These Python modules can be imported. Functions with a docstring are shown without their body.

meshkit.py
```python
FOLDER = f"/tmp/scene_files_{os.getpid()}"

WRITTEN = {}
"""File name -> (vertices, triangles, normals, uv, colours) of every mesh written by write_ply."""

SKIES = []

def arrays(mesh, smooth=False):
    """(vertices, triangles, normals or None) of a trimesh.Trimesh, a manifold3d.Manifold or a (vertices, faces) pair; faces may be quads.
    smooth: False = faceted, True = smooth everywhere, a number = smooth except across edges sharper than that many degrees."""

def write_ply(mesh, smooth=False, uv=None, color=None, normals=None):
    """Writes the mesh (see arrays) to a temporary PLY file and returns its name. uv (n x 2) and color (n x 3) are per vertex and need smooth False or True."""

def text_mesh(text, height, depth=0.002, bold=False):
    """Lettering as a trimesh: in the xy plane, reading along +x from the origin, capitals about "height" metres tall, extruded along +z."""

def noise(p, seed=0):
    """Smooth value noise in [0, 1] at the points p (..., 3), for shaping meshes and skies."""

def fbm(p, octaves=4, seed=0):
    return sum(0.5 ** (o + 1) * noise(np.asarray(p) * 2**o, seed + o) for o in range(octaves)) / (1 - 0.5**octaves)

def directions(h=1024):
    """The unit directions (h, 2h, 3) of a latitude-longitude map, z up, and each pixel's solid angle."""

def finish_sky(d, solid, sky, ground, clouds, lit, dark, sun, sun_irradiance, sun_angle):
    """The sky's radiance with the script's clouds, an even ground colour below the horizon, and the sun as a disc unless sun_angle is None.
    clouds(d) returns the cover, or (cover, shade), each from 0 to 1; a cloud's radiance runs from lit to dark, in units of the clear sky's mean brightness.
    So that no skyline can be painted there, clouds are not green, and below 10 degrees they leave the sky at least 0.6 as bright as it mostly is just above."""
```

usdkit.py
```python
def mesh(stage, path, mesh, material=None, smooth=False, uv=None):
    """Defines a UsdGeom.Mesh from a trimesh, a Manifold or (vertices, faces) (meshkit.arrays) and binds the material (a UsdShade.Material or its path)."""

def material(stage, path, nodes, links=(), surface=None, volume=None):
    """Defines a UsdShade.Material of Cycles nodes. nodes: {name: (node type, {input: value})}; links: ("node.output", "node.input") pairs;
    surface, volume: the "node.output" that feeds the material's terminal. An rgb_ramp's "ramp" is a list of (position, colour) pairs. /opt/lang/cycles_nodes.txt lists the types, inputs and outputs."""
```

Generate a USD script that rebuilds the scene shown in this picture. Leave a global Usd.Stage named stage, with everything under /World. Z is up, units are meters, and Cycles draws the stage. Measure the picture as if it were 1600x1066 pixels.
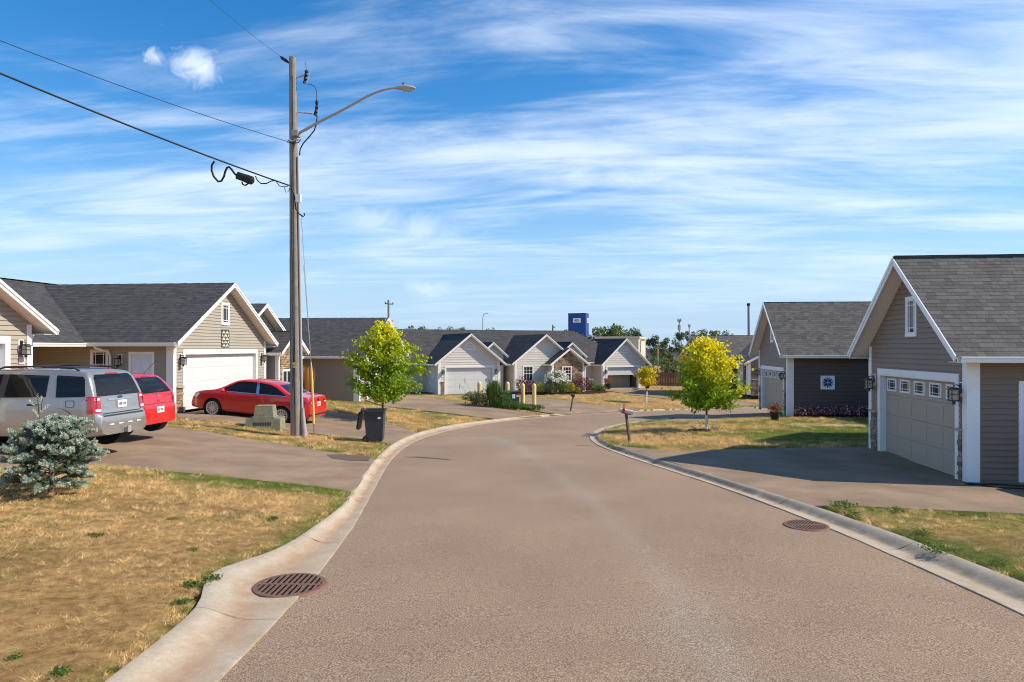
import math, random, re
import numpy as np, trimesh, shapely, manifold3d
import usdkit, meshkit
from shapely.geometry import Polygon, LineString, Point, box as sbox
from pxr import Usd, UsdGeom, UsdLux, UsdShade, Gf, Sdf, Vt
stage = Usd.Stage.CreateInMemory()
UsdGeom.SetStageUpAxis(stage, UsdGeom.Tokens.z); UsdGeom.SetStageMetersPerUnit(stage, 1.0)
stage.SetDefaultPrim(UsdGeom.Xform.Define(stage, '/World').GetPrim())
EXPOSURE, SUNI, SKYSTR, SKYSAT, SKYVAL, CLOUDCOL, CLOUDLOC, HORIZON = 0.5, 1.12, 0.125, 1.42, 1.02, (5.4, 6.1, 7.1), (5.3, 3.7, 0), (2.55, 3.75, 5.35)
L1, RMIN, RMAX, SKYHUE = (8.1, 4.4, 0), 1.00, 1.50, 0.502
PI = math.pi
# ---------------------------------------------------------------- camera, sky, sun, exposure
F, CXP, HY, ZC = 1090.0, 800.0, 543.0, 2.55           # focal length and horizon of the photograph in its pixels, eye height
TH = math.atan(112 / F)                                 # the street's houses run along +Y, seen this far right of the view axis
RT = np.array([math.cos(TH), math.sin(TH)]); FW = np.array([-math.sin(TH), math.cos(TH)])
cam = UsdGeom.Camera.Define(stage, '/World/camera')
cam.CreateHorizontalApertureAttr(36.0); cam.CreateVerticalApertureAttr(36.0 * 1066 / 1600)
cam.CreateFocalLengthAttr(36.0 * F / 1600); cam.CreateVerticalApertureOffsetAttr(36.0 * (HY - 533) / 1600)
cam.CreateFStopAttr(0.0); cam.CreateFocusDistanceAttr(20.0); cam.CreateClippingRangeAttr(Gf.Vec2f(0.1, 6000))
cam.CreateExposureAttr(EXPOSURE)
cam.AddTransformOp().Set(Gf.Matrix4d(RT[0], RT[1], 0, 0, 0, 0, 1, 0, -FW[0], -FW[1], 0, 0, 0, 0, ZC, 1))
SUN = np.array([1.0, 0.02, 0.0]); SUN /= np.linalg.norm(SUN); SEL = math.radians(41)
SUN = np.array([SUN[0] * math.cos(SEL), SUN[1] * math.cos(SEL), math.sin(SEL)])
sun = UsdLux.DistantLight.Define(stage, '/World/sun')
sun.CreateIntensityAttr(SUNI); sun.CreateAngleAttr(0.5); sun.CreateNormalizeAttr(True); sun.CreateColorAttr(Gf.Vec3f(1.0, 0.9, 0.76))
zx = SUN; xx = np.cross([0, 0, 1], zx); xx /= np.linalg.norm(xx); yx = np.cross(zx, xx)
sun.AddTransformOp().Set(Gf.Matrix4d(*xx, 0, *yx, 0, *zx, 0, 0, 0, 30, 1))
def cloud_puff(nodes, links, k, d, r, noise_scale):
    """a small separate cloud round the direction d"""
    nodes['pd%d' % k] = ('mapping', {'mapping_type': 'point', 'location': tuple(-np.array(d) / np.array(r)), 'scale': tuple(1 / np.array(r))})
    nodes['pg%d' % k] = ('gradient_texture', {'gradient_type': 'spherical'})
    nodes['pn%d' % k] = ('noise_texture', {'scale': noise_scale, 'detail': 6.0, 'roughness': 0.6, 'distortion': 0.6})
    nodes['pm%d' % k] = ('math', {'math_type': 'multiply_add', 'value2': 1.5, 'value3': -0.75})
    nodes['pa%d' % k] = ('math', {'math_type': 'add'})
    nodes['pr%d' % k] = ('map_range', {'from_min': 0.35, 'from_max': 1.0, 'to_min': 0.0, 'to_max': (0.85, 0.8, 0.5, 0.5, 0.5)[k], 'clamp': True})
    links += [('tc.generated', 'pd%d.vector' % k), ('pd%d.vector' % k, 'pg%d.vector' % k), ('tc.generated', 'pn%d.vector' % k), ('pn%d.fac' % k, 'pm%d.value1' % k),
              ('pg%d.fac' % k, 'pa%d.value1' % k), ('pm%d.value' % k, 'pa%d.value2' % k), ('pa%d.value' % k, 'pr%d.value' % k)]
    return 'pr%d.result' % k
nodes = {
    'sky': ('sky_texture', {'sky_type': 'single_scattering', 'sun_disc': False, 'sun_elevation': SEL, 'sun_rotation': math.atan2(SUN[0], SUN[1]), 'altitude': 60.0, 'air_density': 1.0, 'aerosol_density': 0.35, 'ozone_density': 2.2}),
    'hs': ('hsv', {'hue': SKYHUE, 'saturation': SKYSAT, 'value': SKYVAL}),
    'tc': ('texture_coordinate', {}), 'sx': ('separate_xyz', {}),
    'zc': ('math', {'math_type': 'maximum', 'value2': 0.0}), 'za': ('math', {'math_type': 'add', 'value2': 0.10}),
    'dx': ('math', {'math_type': 'divide'}), 'dy': ('math', {'math_type': 'divide'}), 'cv': ('combine_xyz', {}),
    'm1': ('mapping', {'mapping_type': 'point', 'rotation': (0, 0, 0.10), 'scale': (0.8, 2.0, 1), 'location': L1}),
    'n1': ('noise_texture', {'scale': 1.0, 'detail': 10.0, 'roughness': 0.6, 'distortion': 0.55}),
    'm2': ('mapping', {'mapping_type': 'point', 'rotation': (0, 0, 0.22), 'scale': (1.1, 5.0, 1), 'location': (7.3, 2.2, 0)}),
    'n2': ('noise_texture', {'scale': 1.0, 'detail': 8.0, 'roughness': 0.6, 'distortion': 0.8}),
    'm3': ('mapping', {'mapping_type': 'point', 'rotation': (0, 0, 0.05), 'scale': (0.30, 0.62, 1), 'location': CLOUDLOC}),
    'n3': ('noise_texture', {'scale': 1.0, 'detail': 2.0, 'roughness': 0.5}),
    'w2': ('math', {'math_type': 'multiply', 'value2': 0.42}), 'w3': ('math', {'math_type': 'multiply', 'value2': 0.85}),
    'a1': ('math', {'math_type': 'add'}), 'a2': ('math', {'math_type': 'add'}),
    'rp': ('map_range', {'range_type': 'smoothstep', 'from_min': RMIN, 'from_max': RMAX, 'to_min': 0.0, 'to_max': 0.78, 'clamp': True}),
    'fz': ('map_range', {'from_min': 0.03, 'from_max': 0.16, 'to_min': 0.25, 'to_max': 1.0, 'clamp': True}), 'fm': ('math', {'math_type': 'multiply'}),
    'hz': ('map_range', {'range_type': 'smoothstep', 'from_min': -0.02, 'from_max': 0.30, 'to_min': 0.92, 'to_max': 0.0, 'clamp': True}), 'hm': ('mix_color', {'b': HORIZON, 'use_clamp': False}),
    'mx': ('mix_color', {'b': CLOUDCOL, 'use_clamp': False}), 'bg': ('background_shader', {'strength': SKYSTR})}
links = [('tc.generated', 'sx.vector'), ('sx.z', 'zc.value1'), ('zc.value', 'za.value1'), ('sx.x', 'dx.value1'), ('za.value', 'dx.value2'), ('sx.y', 'dy.value1'), ('za.value', 'dy.value2'),
         ('dx.value', 'cv.x'), ('dy.value', 'cv.y')]
for k in '123': links += [('cv.vector', 'm%s.vector' % k), ('m%s.vector' % k, 'n%s.vector' % k)]
links += [('n2.fac', 'w2.value1'), ('n3.fac', 'w3.value1'), ('n1.fac', 'a1.value1'), ('w2.value', 'a1.value2'), ('a1.value', 'a2.value1'), ('w3.value', 'a2.value2'), ('a2.value', 'rp.value'),
          ('sx.z', 'fz.value'), ('rp.result', 'fm.value1'), ('fz.result', 'fm.value2')]
def ray(px, py):
    u, v = (px - CXP) / F, -(py - HY) / F
    return np.array([*(FW + u * RT), v])
last = 'fm.value'
for k, (px, py, r, ns) in enumerate(((308, 102, (0.058, 0.058, 0.036), 30.0), (243, 90, (0.024, 0.024, 0.02), 45.0), (590, 345, (0.13, 0.1, 0.045), 17.0), (665, 362, (0.13, 0.1, 0.045), 19.0), (668, 452, (0.06, 0.06, 0.028), 24.0))):
    d = ray(px, py); d /= np.linalg.norm(d)
    got = cloud_puff(nodes, links, k, d, r, ns)
    nodes['mm%d' % k] = ('math', {'math_type': 'maximum'}); links += [(last, 'mm%d.value1' % k), (got, 'mm%d.value2' % k)]; last = 'mm%d.value' % k
links += [('sky.color', 'hs.color'), ('hs.color', 'hm.a'), ('sx.z', 'hz.value'), ('hz.result', 'hm.fac'), ('hm.result', 'mx.a'), (last, 'mx.fac'), ('mx.result', 'bg.color')]
dome = UsdLux.DomeLight.Define(stage, '/World/sky')
skym = usdkit.material(stage, '/World/Looks/sky', nodes, links, surface='bg.background')
UsdShade.MaterialBindingAPI.Apply(dome.GetPrim()).Bind(skym); dome.GetPrim().SetCustomDataByKey('kind', 'structure')

# ---------------------------------------------------------------- helpers
COUNT = {}
def numbered(parent, name):
    k = COUNT.get((parent, name), 0); COUNT[(parent, name)] = k + 1
    return f'{parent}/{name}' if k == 0 else f'{parent}/{name}_{k:03d}'
def data(prim, label=None, cat=None, group=None, kind=None):
    for k, v in (('label', label), ('category', cat), ('group', group), ('kind', kind)):
        if v: prim.SetCustomDataByKey(k, v)
    return prim
VARY = {'shingle_dark', 'shingle_grey', 'stone', 'stone_dark', 'fence_wood', 'blue_tower', 'leaf_mid', 'leaf_far', 'leaf_far_dark', 'leaf_lime', 'leaf_wine', 'leaf_orange', 'leaf_hydrangea', 'grass_dry', 'grass_green', 'red_flower', 'pink_flower', 'white_flower'}; VRG = np.random.default_rng(1234)
def components(f, n):
    from scipy.sparse import coo_matrix; from scipy.sparse.csgraph import connected_components
    i = np.concatenate([f[:, 0], f[:, 1]]); j = np.concatenate([f[:, 1], f[:, 2]]); return connected_components(coo_matrix((np.ones(len(i), np.int8), (i, j)), shape=(n, n)), directed=False)
def P(o): return str(o.GetPath()) if o is not None else '/World'
def obj(name, mesh, mat, parent=None, smooth=False, label=None, cat=None, group=None, kind=None, tint=None):
    if tint is None and mat in VARY and smooth is False:
        v, f, _ = meshkit.arrays(mesh); v, f = np.asarray(v), np.asarray(f); mesh = (v, f)
        n, lab = components(f, len(v)); tint = np.repeat(VRG.random((n, 1))[lab], 3, 1)
    m = usdkit.mesh(stage, numbered(P(parent), name), mesh, M[mat] if isinstance(mat, str) else mat, smooth=smooth)
    if tint is not None: UsdGeom.PrimvarsAPI(m).CreatePrimvar('tint', Sdf.ValueTypeNames.Float3Array, 'vertex').Set(Vt.Vec3fArray.FromNumpy(np.asarray(tint, np.float32)))
    return data(m.GetPrim(), label, cat, group, kind)
def thing(name, label, cat, loc=(0, 0, 0), rot=0.0, group=None, kind=None):
    x = UsdGeom.Xform.Define(stage, numbered('/World', name))
    x.AddTranslateOp().Set(Gf.Vec3d(*map(float, loc))); x.AddRotateZOp().Set(float(rot))
    return data(x.GetPrim(), label, cat, group, kind)
def copy_of(src, label, loc, rot=0.0, scale=None):
    was = src.GetCustomData()
    x = UsdGeom.Xform.Define(stage, numbered('/World', re.sub(r'_\d{3}$', '', src.GetName())))
    x.GetPrim().GetReferences().AddInternalReference(src.GetPath()); x.GetPrim().SetInstanceable(True)
    x.ClearXformOpOrder(); x.AddTranslateOp(opSuffix='c').Set(Gf.Vec3d(*map(float, loc))); x.AddRotateZOp(opSuffix='c').Set(float(rot))
    if scale: x.AddScaleOp(opSuffix='c').Set(Gf.Vec3f(*scale))
    return data(x.GetPrim(), label, was.get('category'), was.get('group'))
cat_ = trimesh.util.concatenate
def bx(x0, x1, y0, y1, z0, z1):
    m = trimesh.creation.box(extents=(abs(x1 - x0), abs(y1 - y0), abs(z1 - z0))); m.apply_translation(((x0 + x1) / 2, (y0 + y1) / 2, (z0 + z1) / 2)); return m
def rbx(x0, x1, y0, y1, z0, z1, r=0.01):
    """box with chamfered edges"""
    c = np.array([[a, b, c] for a in (x0, x1) for b in (y0, y1) for c in (z0, z1)], float); mid = c.mean(0); pts = []
    for p in c:
        s = np.sign(mid - p) * r
        for k in range(3):
            q = p + s; q[k] = p[k]; pts.append(q)
    return trimesh.convex.convex_hull(np.array(pts))
def tube(pts, r, n=8, caps=True):
    pts = np.asarray(pts, float); r = np.broadcast_to(r, len(pts)); t = np.gradient(pts, axis=0); t /= np.linalg.norm(t, axis=1, keepdims=True) + 1e-12
    a = np.array([0, 0, 1.0]) if abs(t[0][2]) < 0.9 else np.array([1.0, 0, 0]); V = []
    for p, d, q in zip(pts, t, r):
        u = a - d * (a @ d); u /= np.linalg.norm(u); v = np.cross(d, u); a = u
        V += [p + q * (math.cos(w) * u + math.sin(w) * v) for w in np.linspace(0, 2 * PI, n, endpoint=False)]
    f = []
    for i in range(len(pts) - 1):
        for j in range(n):
            k = (j + 1) % n; f += [[i * n + j, i * n + k, (i + 1) * n + k], [i * n + j, (i + 1) * n + k, (i + 1) * n + j]]
    if caps:
        b = len(V); V += [pts[0], pts[-1]]; e = (len(pts) - 1) * n
        for j in range(n):
            k = (j + 1) % n; f += [[b, k, j], [b + 1, e + j, e + k]]
    return trimesh.Trimesh(np.array(V), np.array(f), process=False)
def lathe(prof, n=24, axis='z'):
    prof = np.asarray(prof, float); a = np.linspace(0, 2 * PI, n, endpoint=False); V = np.array([[r * math.cos(w), r * math.sin(w), z] for r, z in prof for w in a]); f = []
    for i in range(len(prof) - 1):
        for j in range(n):
            k = (j + 1) % n; f += [[i * n + j, i * n + k, (i + 1) * n + k], [i * n + j, (i + 1) * n + k, (i + 1) * n + j]]
    m = trimesh.Trimesh(V, np.array(f), process=False)
    if axis == 'y': m.vertices = m.vertices[:, [0, 2, 1]]; m.invert()
    if axis == 'x': m.vertices = m.vertices[:, [2, 0, 1]]
    return m
def extr(poly, map3, depth=1.0):
    """shapely polygon extruded; map3 turns (u, v, h in 0..1) arrays into points"""
    out = []
    for g in getattr(poly, 'geoms', [poly]):
        if g.geom_type != 'Polygon' or g.area < 1e-5: continue
        m = trimesh.creation.extrude_polygon(g, 1.0, engine='earcut'); m.vertices = map3(m.vertices[:, 0], m.vertices[:, 1], m.vertices[:, 2])
        if m.volume < 0: m.invert()
        out.append(m)
    return cat_(out) if out else None
def at_d(px, py, d): return np.array([0, 0, ZC]) + d * ray(px, py)
def at_X(px, py, X): r = ray(px, py); return np.array([0, 0, ZC]) + X / r[0] * r
def at_Y(px, py, Y): r = ray(px, py); return np.array([0, 0, ZC]) + Y / r[1] * r

# ---------------------------------------------------------------- materials
M = {}
def mat(name, color, rough=0.6, spec=0.4, noise=None, bump=None, metallic=0.0, coat=0.0, rnd=0.0, nscale2=None, extra=None):
    """noise: (scale, second colour, contrast); bump: (scale, strength, distance); rnd: brightness spread from one piece to the next"""
    n = {'p': ('principled_bsdf', {'base_color': color, 'roughness': rough, 'specular_ior_level': spec, 'metallic': metallic, 'coat_weight': coat, 'coat_roughness': 0.04}), 'g': ('geometry', {})}
    l = []; src = None
    if noise:
        n['n'] = ('noise_texture', {'scale': noise[0], 'detail': 6.0, 'roughness': 0.62})
        c = noise[2]; n['r'] = ('map_range', {'from_min': 0.5 - c, 'from_max': 0.5 + c, 'clamp': True})
        n['m'] = ('mix_color', {'a': color, 'b': noise[1]}); l += [('g.position', 'n.vector'), ('n.fac', 'r.value'), ('r.result', 'm.fac')]; src = 'm.result'
    if nscale2:
        n['n2'] = ('noise_texture', {'scale': nscale2[0], 'detail': 3.0, 'roughness': 0.6}); n['r2'] = ('map_range', {'from_min': 0.35, 'from_max': 0.65, 'to_min': 1 - nscale2[1], 'to_max': 1 + nscale2[1], 'clamp': True})
        n['h2'] = ('hsv', {'color': color}); l += [('g.position', 'n2.vector'), ('n2.fac', 'r2.value'), ('r2.result', 'h2.value')]
        if src: l.append((src, 'h2.color'))
        src = 'h2.color'
    if rnd:
        n['o'] = ('attribute', {'attribute': 'tint'}); n['ad'] = ('separate_color', {})
        n['mr'] = ('map_range', {'to_min': 1 - rnd, 'to_max': 1 + rnd}); n['h'] = ('hsv', {'color': color})
        l += [('o.color', 'ad.color'), ('ad.r', 'mr.value'), ('mr.result', 'h.value')]
        if src: l.append((src, 'h.color'))
        src = 'h.color'
    if src: l.append((src, 'p.base_color'))
    if bump:
        n['bn'] = ('noise_texture', {'scale': bump[0], 'detail': 5.0, 'roughness': 0.65}); n['b'] = ('bump', {'strength': bump[1], 'distance': bump[2]})
        l += [('g.position', 'bn.vector'), ('bn.fac', 'b.height'), ('b.normal', 'p.normal')]
    M[name] = usdkit.material(stage, '/World/Looks/' + name, n, l, surface='p.BSDF')
def leafmat(name, color, tint=False, rnd=0.25, trans=0.35, rough=0.5):
    n = {'g': ('geometry', {}), 'o': ('object_info', {}), 'ad': ('math', {'math_type': 'add'}), 'fr': ('math', {'math_type': 'fraction'}), 'mr': ('map_range', {'to_min': 1 - rnd, 'to_max': 1 + rnd}), 'h': ('hsv', {'color': color}),
         'p': ('principled_bsdf', {'roughness': rough, 'specular_ior_level': 0.3}), 't': ('translucent_bsdf', {}) if False else ('diffuse_bsdf', {}), 'x': ('mix_closure', {'fac': trans})}
    n['t'] = ('translucent_bsdf', {}); n['ht'] = ('hsv', {'value': 1.25, 'saturation': 1.1})
    l = [('o.random', 'ad.value1'), ('g.random_per_island', 'ad.value2'), ('ad.value', 'fr.value1'), ('fr.value', 'mr.value'), ('mr.result', 'h.value'), ('h.color', 'p.base_color'), ('h.color', 'ht.color'), ('ht.color', 't.color'), ('p.BSDF', 'x.closure1'), ('t.BSDF', 'x.closure2')]
    if not tint:
        n['a'] = ('attribute', {'attribute': 'tint'}); n['o'] = ('separate_color', {}); l = [x for x in l if not x[1].startswith('ad.') and not x[1].startswith('fr.')] + [('a.color', 'o.color'), ('o.r', 'mr.value')]; l = [x for x in l if x[0] != 'fr.value']; n.pop('ad'); n.pop('fr')
    if tint: n.pop('ad'); n.pop('fr'); n.pop('mr'); n.pop('o'); l = [x for x in l if x[0].split('.')[0] not in ('o', 'g', 'ad', 'fr', 'mr')]; n['a'] = ('attribute', {'attribute': 'tint'}); l.append(('a.color', 'h.color'))
    M[name] = usdkit.material(stage, '/World/Looks/' + name, n, l, surface='x.closure')
ROAD0, ROAD1, ROAD2 = (0.095, 0.063, 0.040), (0.268, 0.184, 0.121), (0.49, 0.36, 0.25)
n = {'g': ('geometry', {}), 'a': ('attribute', {'attribute': 'tint'}), 's': ('separate_color', {}), 'n1': ('noise_texture', {'scale': 62.0, 'detail': 4.0, 'roughness': 0.75}), 'r1': ('rgb_ramp', {'ramp': [(0.34, ROAD0), (0.5, ROAD1), (0.66, ROAD2)]}), 'r2': ('rgb_ramp', {'ramp': [(0.34, (0.13, 0.10, 0.075)), (0.5, (0.29, 0.235, 0.18)), (0.66, (0.56, 0.47, 0.38))]}), 'm': ('mix_color', {}),
     'n2': ('noise_texture', {'scale': 0.35, 'detail': 5.0, 'roughness': 0.6}), 'r3': ('map_range', {'from_min': 0.3, 'from_max': 0.7, 'to_min': 0.84, 'to_max': 1.10, 'clamp': True}), 'h': ('hsv', {}), 'vb': ('voronoi_texture', {'scale': 130.0}), 'b': ('bump', {'strength': 0.5, 'distance': 0.008}), 'p': ('principled_bsdf', {'roughness': 0.9, 'specular_ior_level': 0.25}), 'n4': ('noise_texture', {'scale': 11.0, 'detail': 5.0, 'roughness': 0.75}), 'm4': ('map_range', {'from_min': 0.40, 'from_max': 0.62, 'to_min': 0.25, 'to_max': 0.85, 'clamp': True}), 'sc': ('math', {'math_type': 'multiply', 'use_clamp': True})}
M['asphalt'] = usdkit.material(stage, '/World/Looks/asphalt', n, [('g.position', 'n1.vector'), ('g.position', 'n2.vector'), ('g.position', 'vb.vector'), ('n1.fac', 'r1.fac'), ('n1.fac', 'r2.fac'), ('a.color', 's.color'), ('s.r', 'sc.value1'), ('g.position', 'n4.vector'), ('n4.fac', 'm4.value'), ('m4.result', 'sc.value2'), ('sc.value', 'm.fac'), ('r1.color', 'm.a'), ('r2.color', 'm.b'), ('n2.fac', 'r3.value'), ('r3.result', 'h.value'), ('m.result', 'h.color'), ('h.color', 'p.base_color'), ('vb.distance', 'b.height'), ('b.normal', 'p.normal')], surface='p.BSDF')
mat('drive_asphalt', (0.312, 0.217, 0.144), 0.9, 0.25, noise=(45, (0.185, 0.132, 0.085), 0.18), bump=(120, 0.6, 0.01), nscale2=(0.9, 0.17))
mat('asphalt_patch', (0.15, 0.105, 0.078), 0.92, 0.2, noise=(60, (0.10, 0.07, 0.055), 0.25), bump=(90, 0.5, 0.01))
mat('worn_line', (0.265, 0.25, 0.235), 0.9, 0.2, noise=(70, (0.19, 0.165, 0.145), 0.15), bump=(150, 0.4, 0.008))
n = {'g': ('geometry', {}), 'a': ('attribute', {'attribute': 'tint'}), 's': ('separate_color', {}), 'n1': ('noise_texture', {'scale': 2.2, 'detail': 6.0, 'roughness': 0.65}), 'r1': ('rgb_ramp', {'ramp': [(0.3, (0.35, 0.28, 0.195)), (0.55, (0.43, 0.365, 0.275)), (0.75, (0.47, 0.41, 0.32))]}), 'n2': ('noise_texture', {'scale': 24.0, 'detail': 5.0, 'roughness': 0.7}), 'r2': ('map_range', {'from_min': 0.3, 'from_max': 0.7, 'to_min': 0.86, 'to_max': 1.12, 'clamp': True}), 'h': ('hsv', {}),
     'nd': ('noise_texture', {'scale': 3.2, 'detail': 6.0, 'roughness': 0.7}), 'rd': ('map_range', {'from_min': 0.34, 'from_max': 0.60, 'to_min': 0.2, 'to_max': 1.0, 'clamp': True}), 'f1': ('math', {'math_type': 'multiply', 'use_clamp': True}), 'f2': ('math', {'math_type': 'multiply', 'use_clamp': True}), 'm1': ('mix_color', {'b': (0.36, 0.225, 0.13)}), 'm2': ('mix_color', {'b': (0.19, 0.16, 0.125)}), 'nb': ('noise_texture', {'scale': 60.0, 'detail': 5.0}), 'b': ('bump', {'strength': 0.5, 'distance': 0.008}), 'p': ('principled_bsdf', {'roughness': 0.9, 'specular_ior_level': 0.2})}
M['concrete'] = usdkit.material(stage, '/World/Looks/concrete', n, [('g.position', 'n1.vector'), ('g.position', 'n2.vector'), ('g.position', 'nd.vector'), ('g.position', 'nb.vector'), ('n1.fac', 'r1.fac'), ('n2.fac', 'r2.value'), ('r2.result', 'h.value'), ('r1.color', 'h.color'), ('a.color', 's.color'), ('nd.fac', 'rd.value'), ('rd.result', 'f1.value1'), ('s.r', 'f1.value2'), ('rd.result', 'f2.value1'), ('s.g', 'f2.value2'), ('h.color', 'm1.a'), ('f1.value', 'm1.fac'), ('m1.result', 'm2.a'), ('f2.value', 'm2.fac'), ('m2.result', 'p.base_color'), ('nb.fac', 'b.height'), ('b.normal', 'p.normal')], surface='p.BSDF')
mat('concrete_path', (0.44, 0.33, 0.25), 0.88, 0.25, noise=(3.0, (0.36, 0.27, 0.20), 0.25), bump=(70, 0.3, 0.008))
mat('rust_iron', (0.24, 0.13, 0.085), 0.75, 0.4, noise=(25, (0.13, 0.075, 0.055), 0.2), bump=(80, 0.4, 0.004), metallic=0.3)
mat('dark_pit', (0.012, 0.01, 0.009), 0.95, 0.1)
mat('mulch', (0.06, 0.035, 0.025), 0.95, 0.1, noise=(18, (0.03, 0.018, 0.012), 0.2), bump=(30, 1.0, 0.03))
mat('white_trim', (0.78, 0.765, 0.73), 0.45, 0.4, nscale2=(3, 0.03))
mat('soffit', (0.78, 0.68, 0.56), 0.6, 0.3)
mat('siding_beige', (0.335, 0.30, 0.24), 0.55, 0.35, nscale2=(1.2, 0.03))
mat('siding_olive', (0.34, 0.318, 0.25), 0.55, 0.35, nscale2=(1.2, 0.03))
mat('siding_taupe', (0.34, 0.275, 0.215), 0.55, 0.35, nscale2=(1.2, 0.03))
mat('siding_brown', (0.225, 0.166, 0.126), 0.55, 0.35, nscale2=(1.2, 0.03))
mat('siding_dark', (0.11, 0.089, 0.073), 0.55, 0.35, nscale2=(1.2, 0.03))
mat('siding_grey', (0.62, 0.57, 0.50), 0.55, 0.35, nscale2=(1.2, 0.03))
mat('door_white', (0.62, 0.612, 0.59), 0.4, 0.4)
mat('door_taupe', (0.38, 0.31, 0.24), 0.45, 0.4)
mat('door_blue_white', (0.62, 0.68, 0.74), 0.4, 0.4)
mat('shingle_dark', (0.086, 0.084, 0.084), 0.9, 0.2, noise=(30, (0.038, 0.037, 0.037), 0.2), rnd=0.22, bump=(200, 0.4, 0.004))
mat('shingle_grey', (0.128, 0.121, 0.112), 0.9, 0.2, noise=(30, (0.07, 0.067, 0.063), 0.2), rnd=0.24, bump=(200, 0.4, 0.004))
mat('stone', (0.36, 0.26, 0.17), 0.85, 0.25, noise=(9, (0.24, 0.15, 0.09), 0.2), rnd=0.45, bump=(40, 0.8, 0.02))
mat('stone_dark', (0.29, 0.235, 0.19), 0.85, 0.25, noise=(9, (0.20, 0.14, 0.10), 0.2), rnd=0.45, bump=(40, 0.8, 0.02))
mat('mortar', (0.17, 0.13, 0.10), 0.95, 0.1)
mat('window_glass', (0.02, 0.025, 0.03), 0.04, 0.5)
mat('black_metal', (0.02, 0.018, 0.016), 0.4, 0.5)
mat('black_rubber', (0.022, 0.021, 0.02), 0.8, 0.25)
mat('lamp_glass', (0.35, 0.33, 0.28), 0.1, 0.6)
mat('pole_wood', (0.29, 0.26, 0.22), 0.9, 0.2, noise=(4, (0.20, 0.175, 0.145), 0.25), nscale2=(40, 0.18))
mat('galv', (0.36, 0.345, 0.33), 0.5, 0.5, noise=(6, (0.30, 0.28, 0.26), 0.3))
mat('pvc', (0.40, 0.39, 0.38), 0.55, 0.4)
mat('wire', (0.016, 0.017, 0.02), 0.6, 0.3)
mat('yellow_plastic', (0.72, 0.52, 0.16), 0.5, 0.4)
mat('yellow_paint', (0.75, 0.56, 0.22), 0.55, 0.4, noise=(12, (0.68, 0.50, 0.20), 0.3))
mat('mould_green', (0.27, 0.26, 0.18), 0.85, 0.25, noise=(9, (0.17, 0.175, 0.11), 0.2), bump=(60, 0.4, 0.006))
mat('bin_plastic', (0.035, 0.038, 0.045), 0.5, 0.4)
mat('fence_wood', (0.20, 0.095, 0.065), 0.8, 0.2, rnd=0.2)
mat('bark', (0.16, 0.115, 0.08), 0.9, 0.2, noise=(40, (0.09, 0.065, 0.045), 0.2), bump=(60, 0.7, 0.01))
mat('white_wrap', (0.72, 0.71, 0.68), 0.7, 0.3)
mat('red_paint', (0.55, 0.03, 0.025), 0.45, 0.4)
mat('red_flower', (0.55, 0.02, 0.03), 0.6, 0.3, rnd=0.3)
mat('pink_flower', (0.55, 0.30, 0.33), 0.6, 0.3, rnd=0.35)
mat('white_flower', (0.78, 0.78, 0.68), 0.7, 0.2, rnd=0.12)
mat('terracotta', (0.04, 0.025, 0.02), 0.8, 0.3)
mat('blue_tower', (0.018, 0.06, 0.23), 0.6, 0.4, rnd=0.05)
mat('blue_plastic', (0.05, 0.17, 0.42), 0.5, 0.4)
mat('beige_panel', (0.60, 0.50, 0.34), 0.7, 0.3)
mat('far_grey', (0.33, 0.33, 0.38), 0.7, 0.3)
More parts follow.
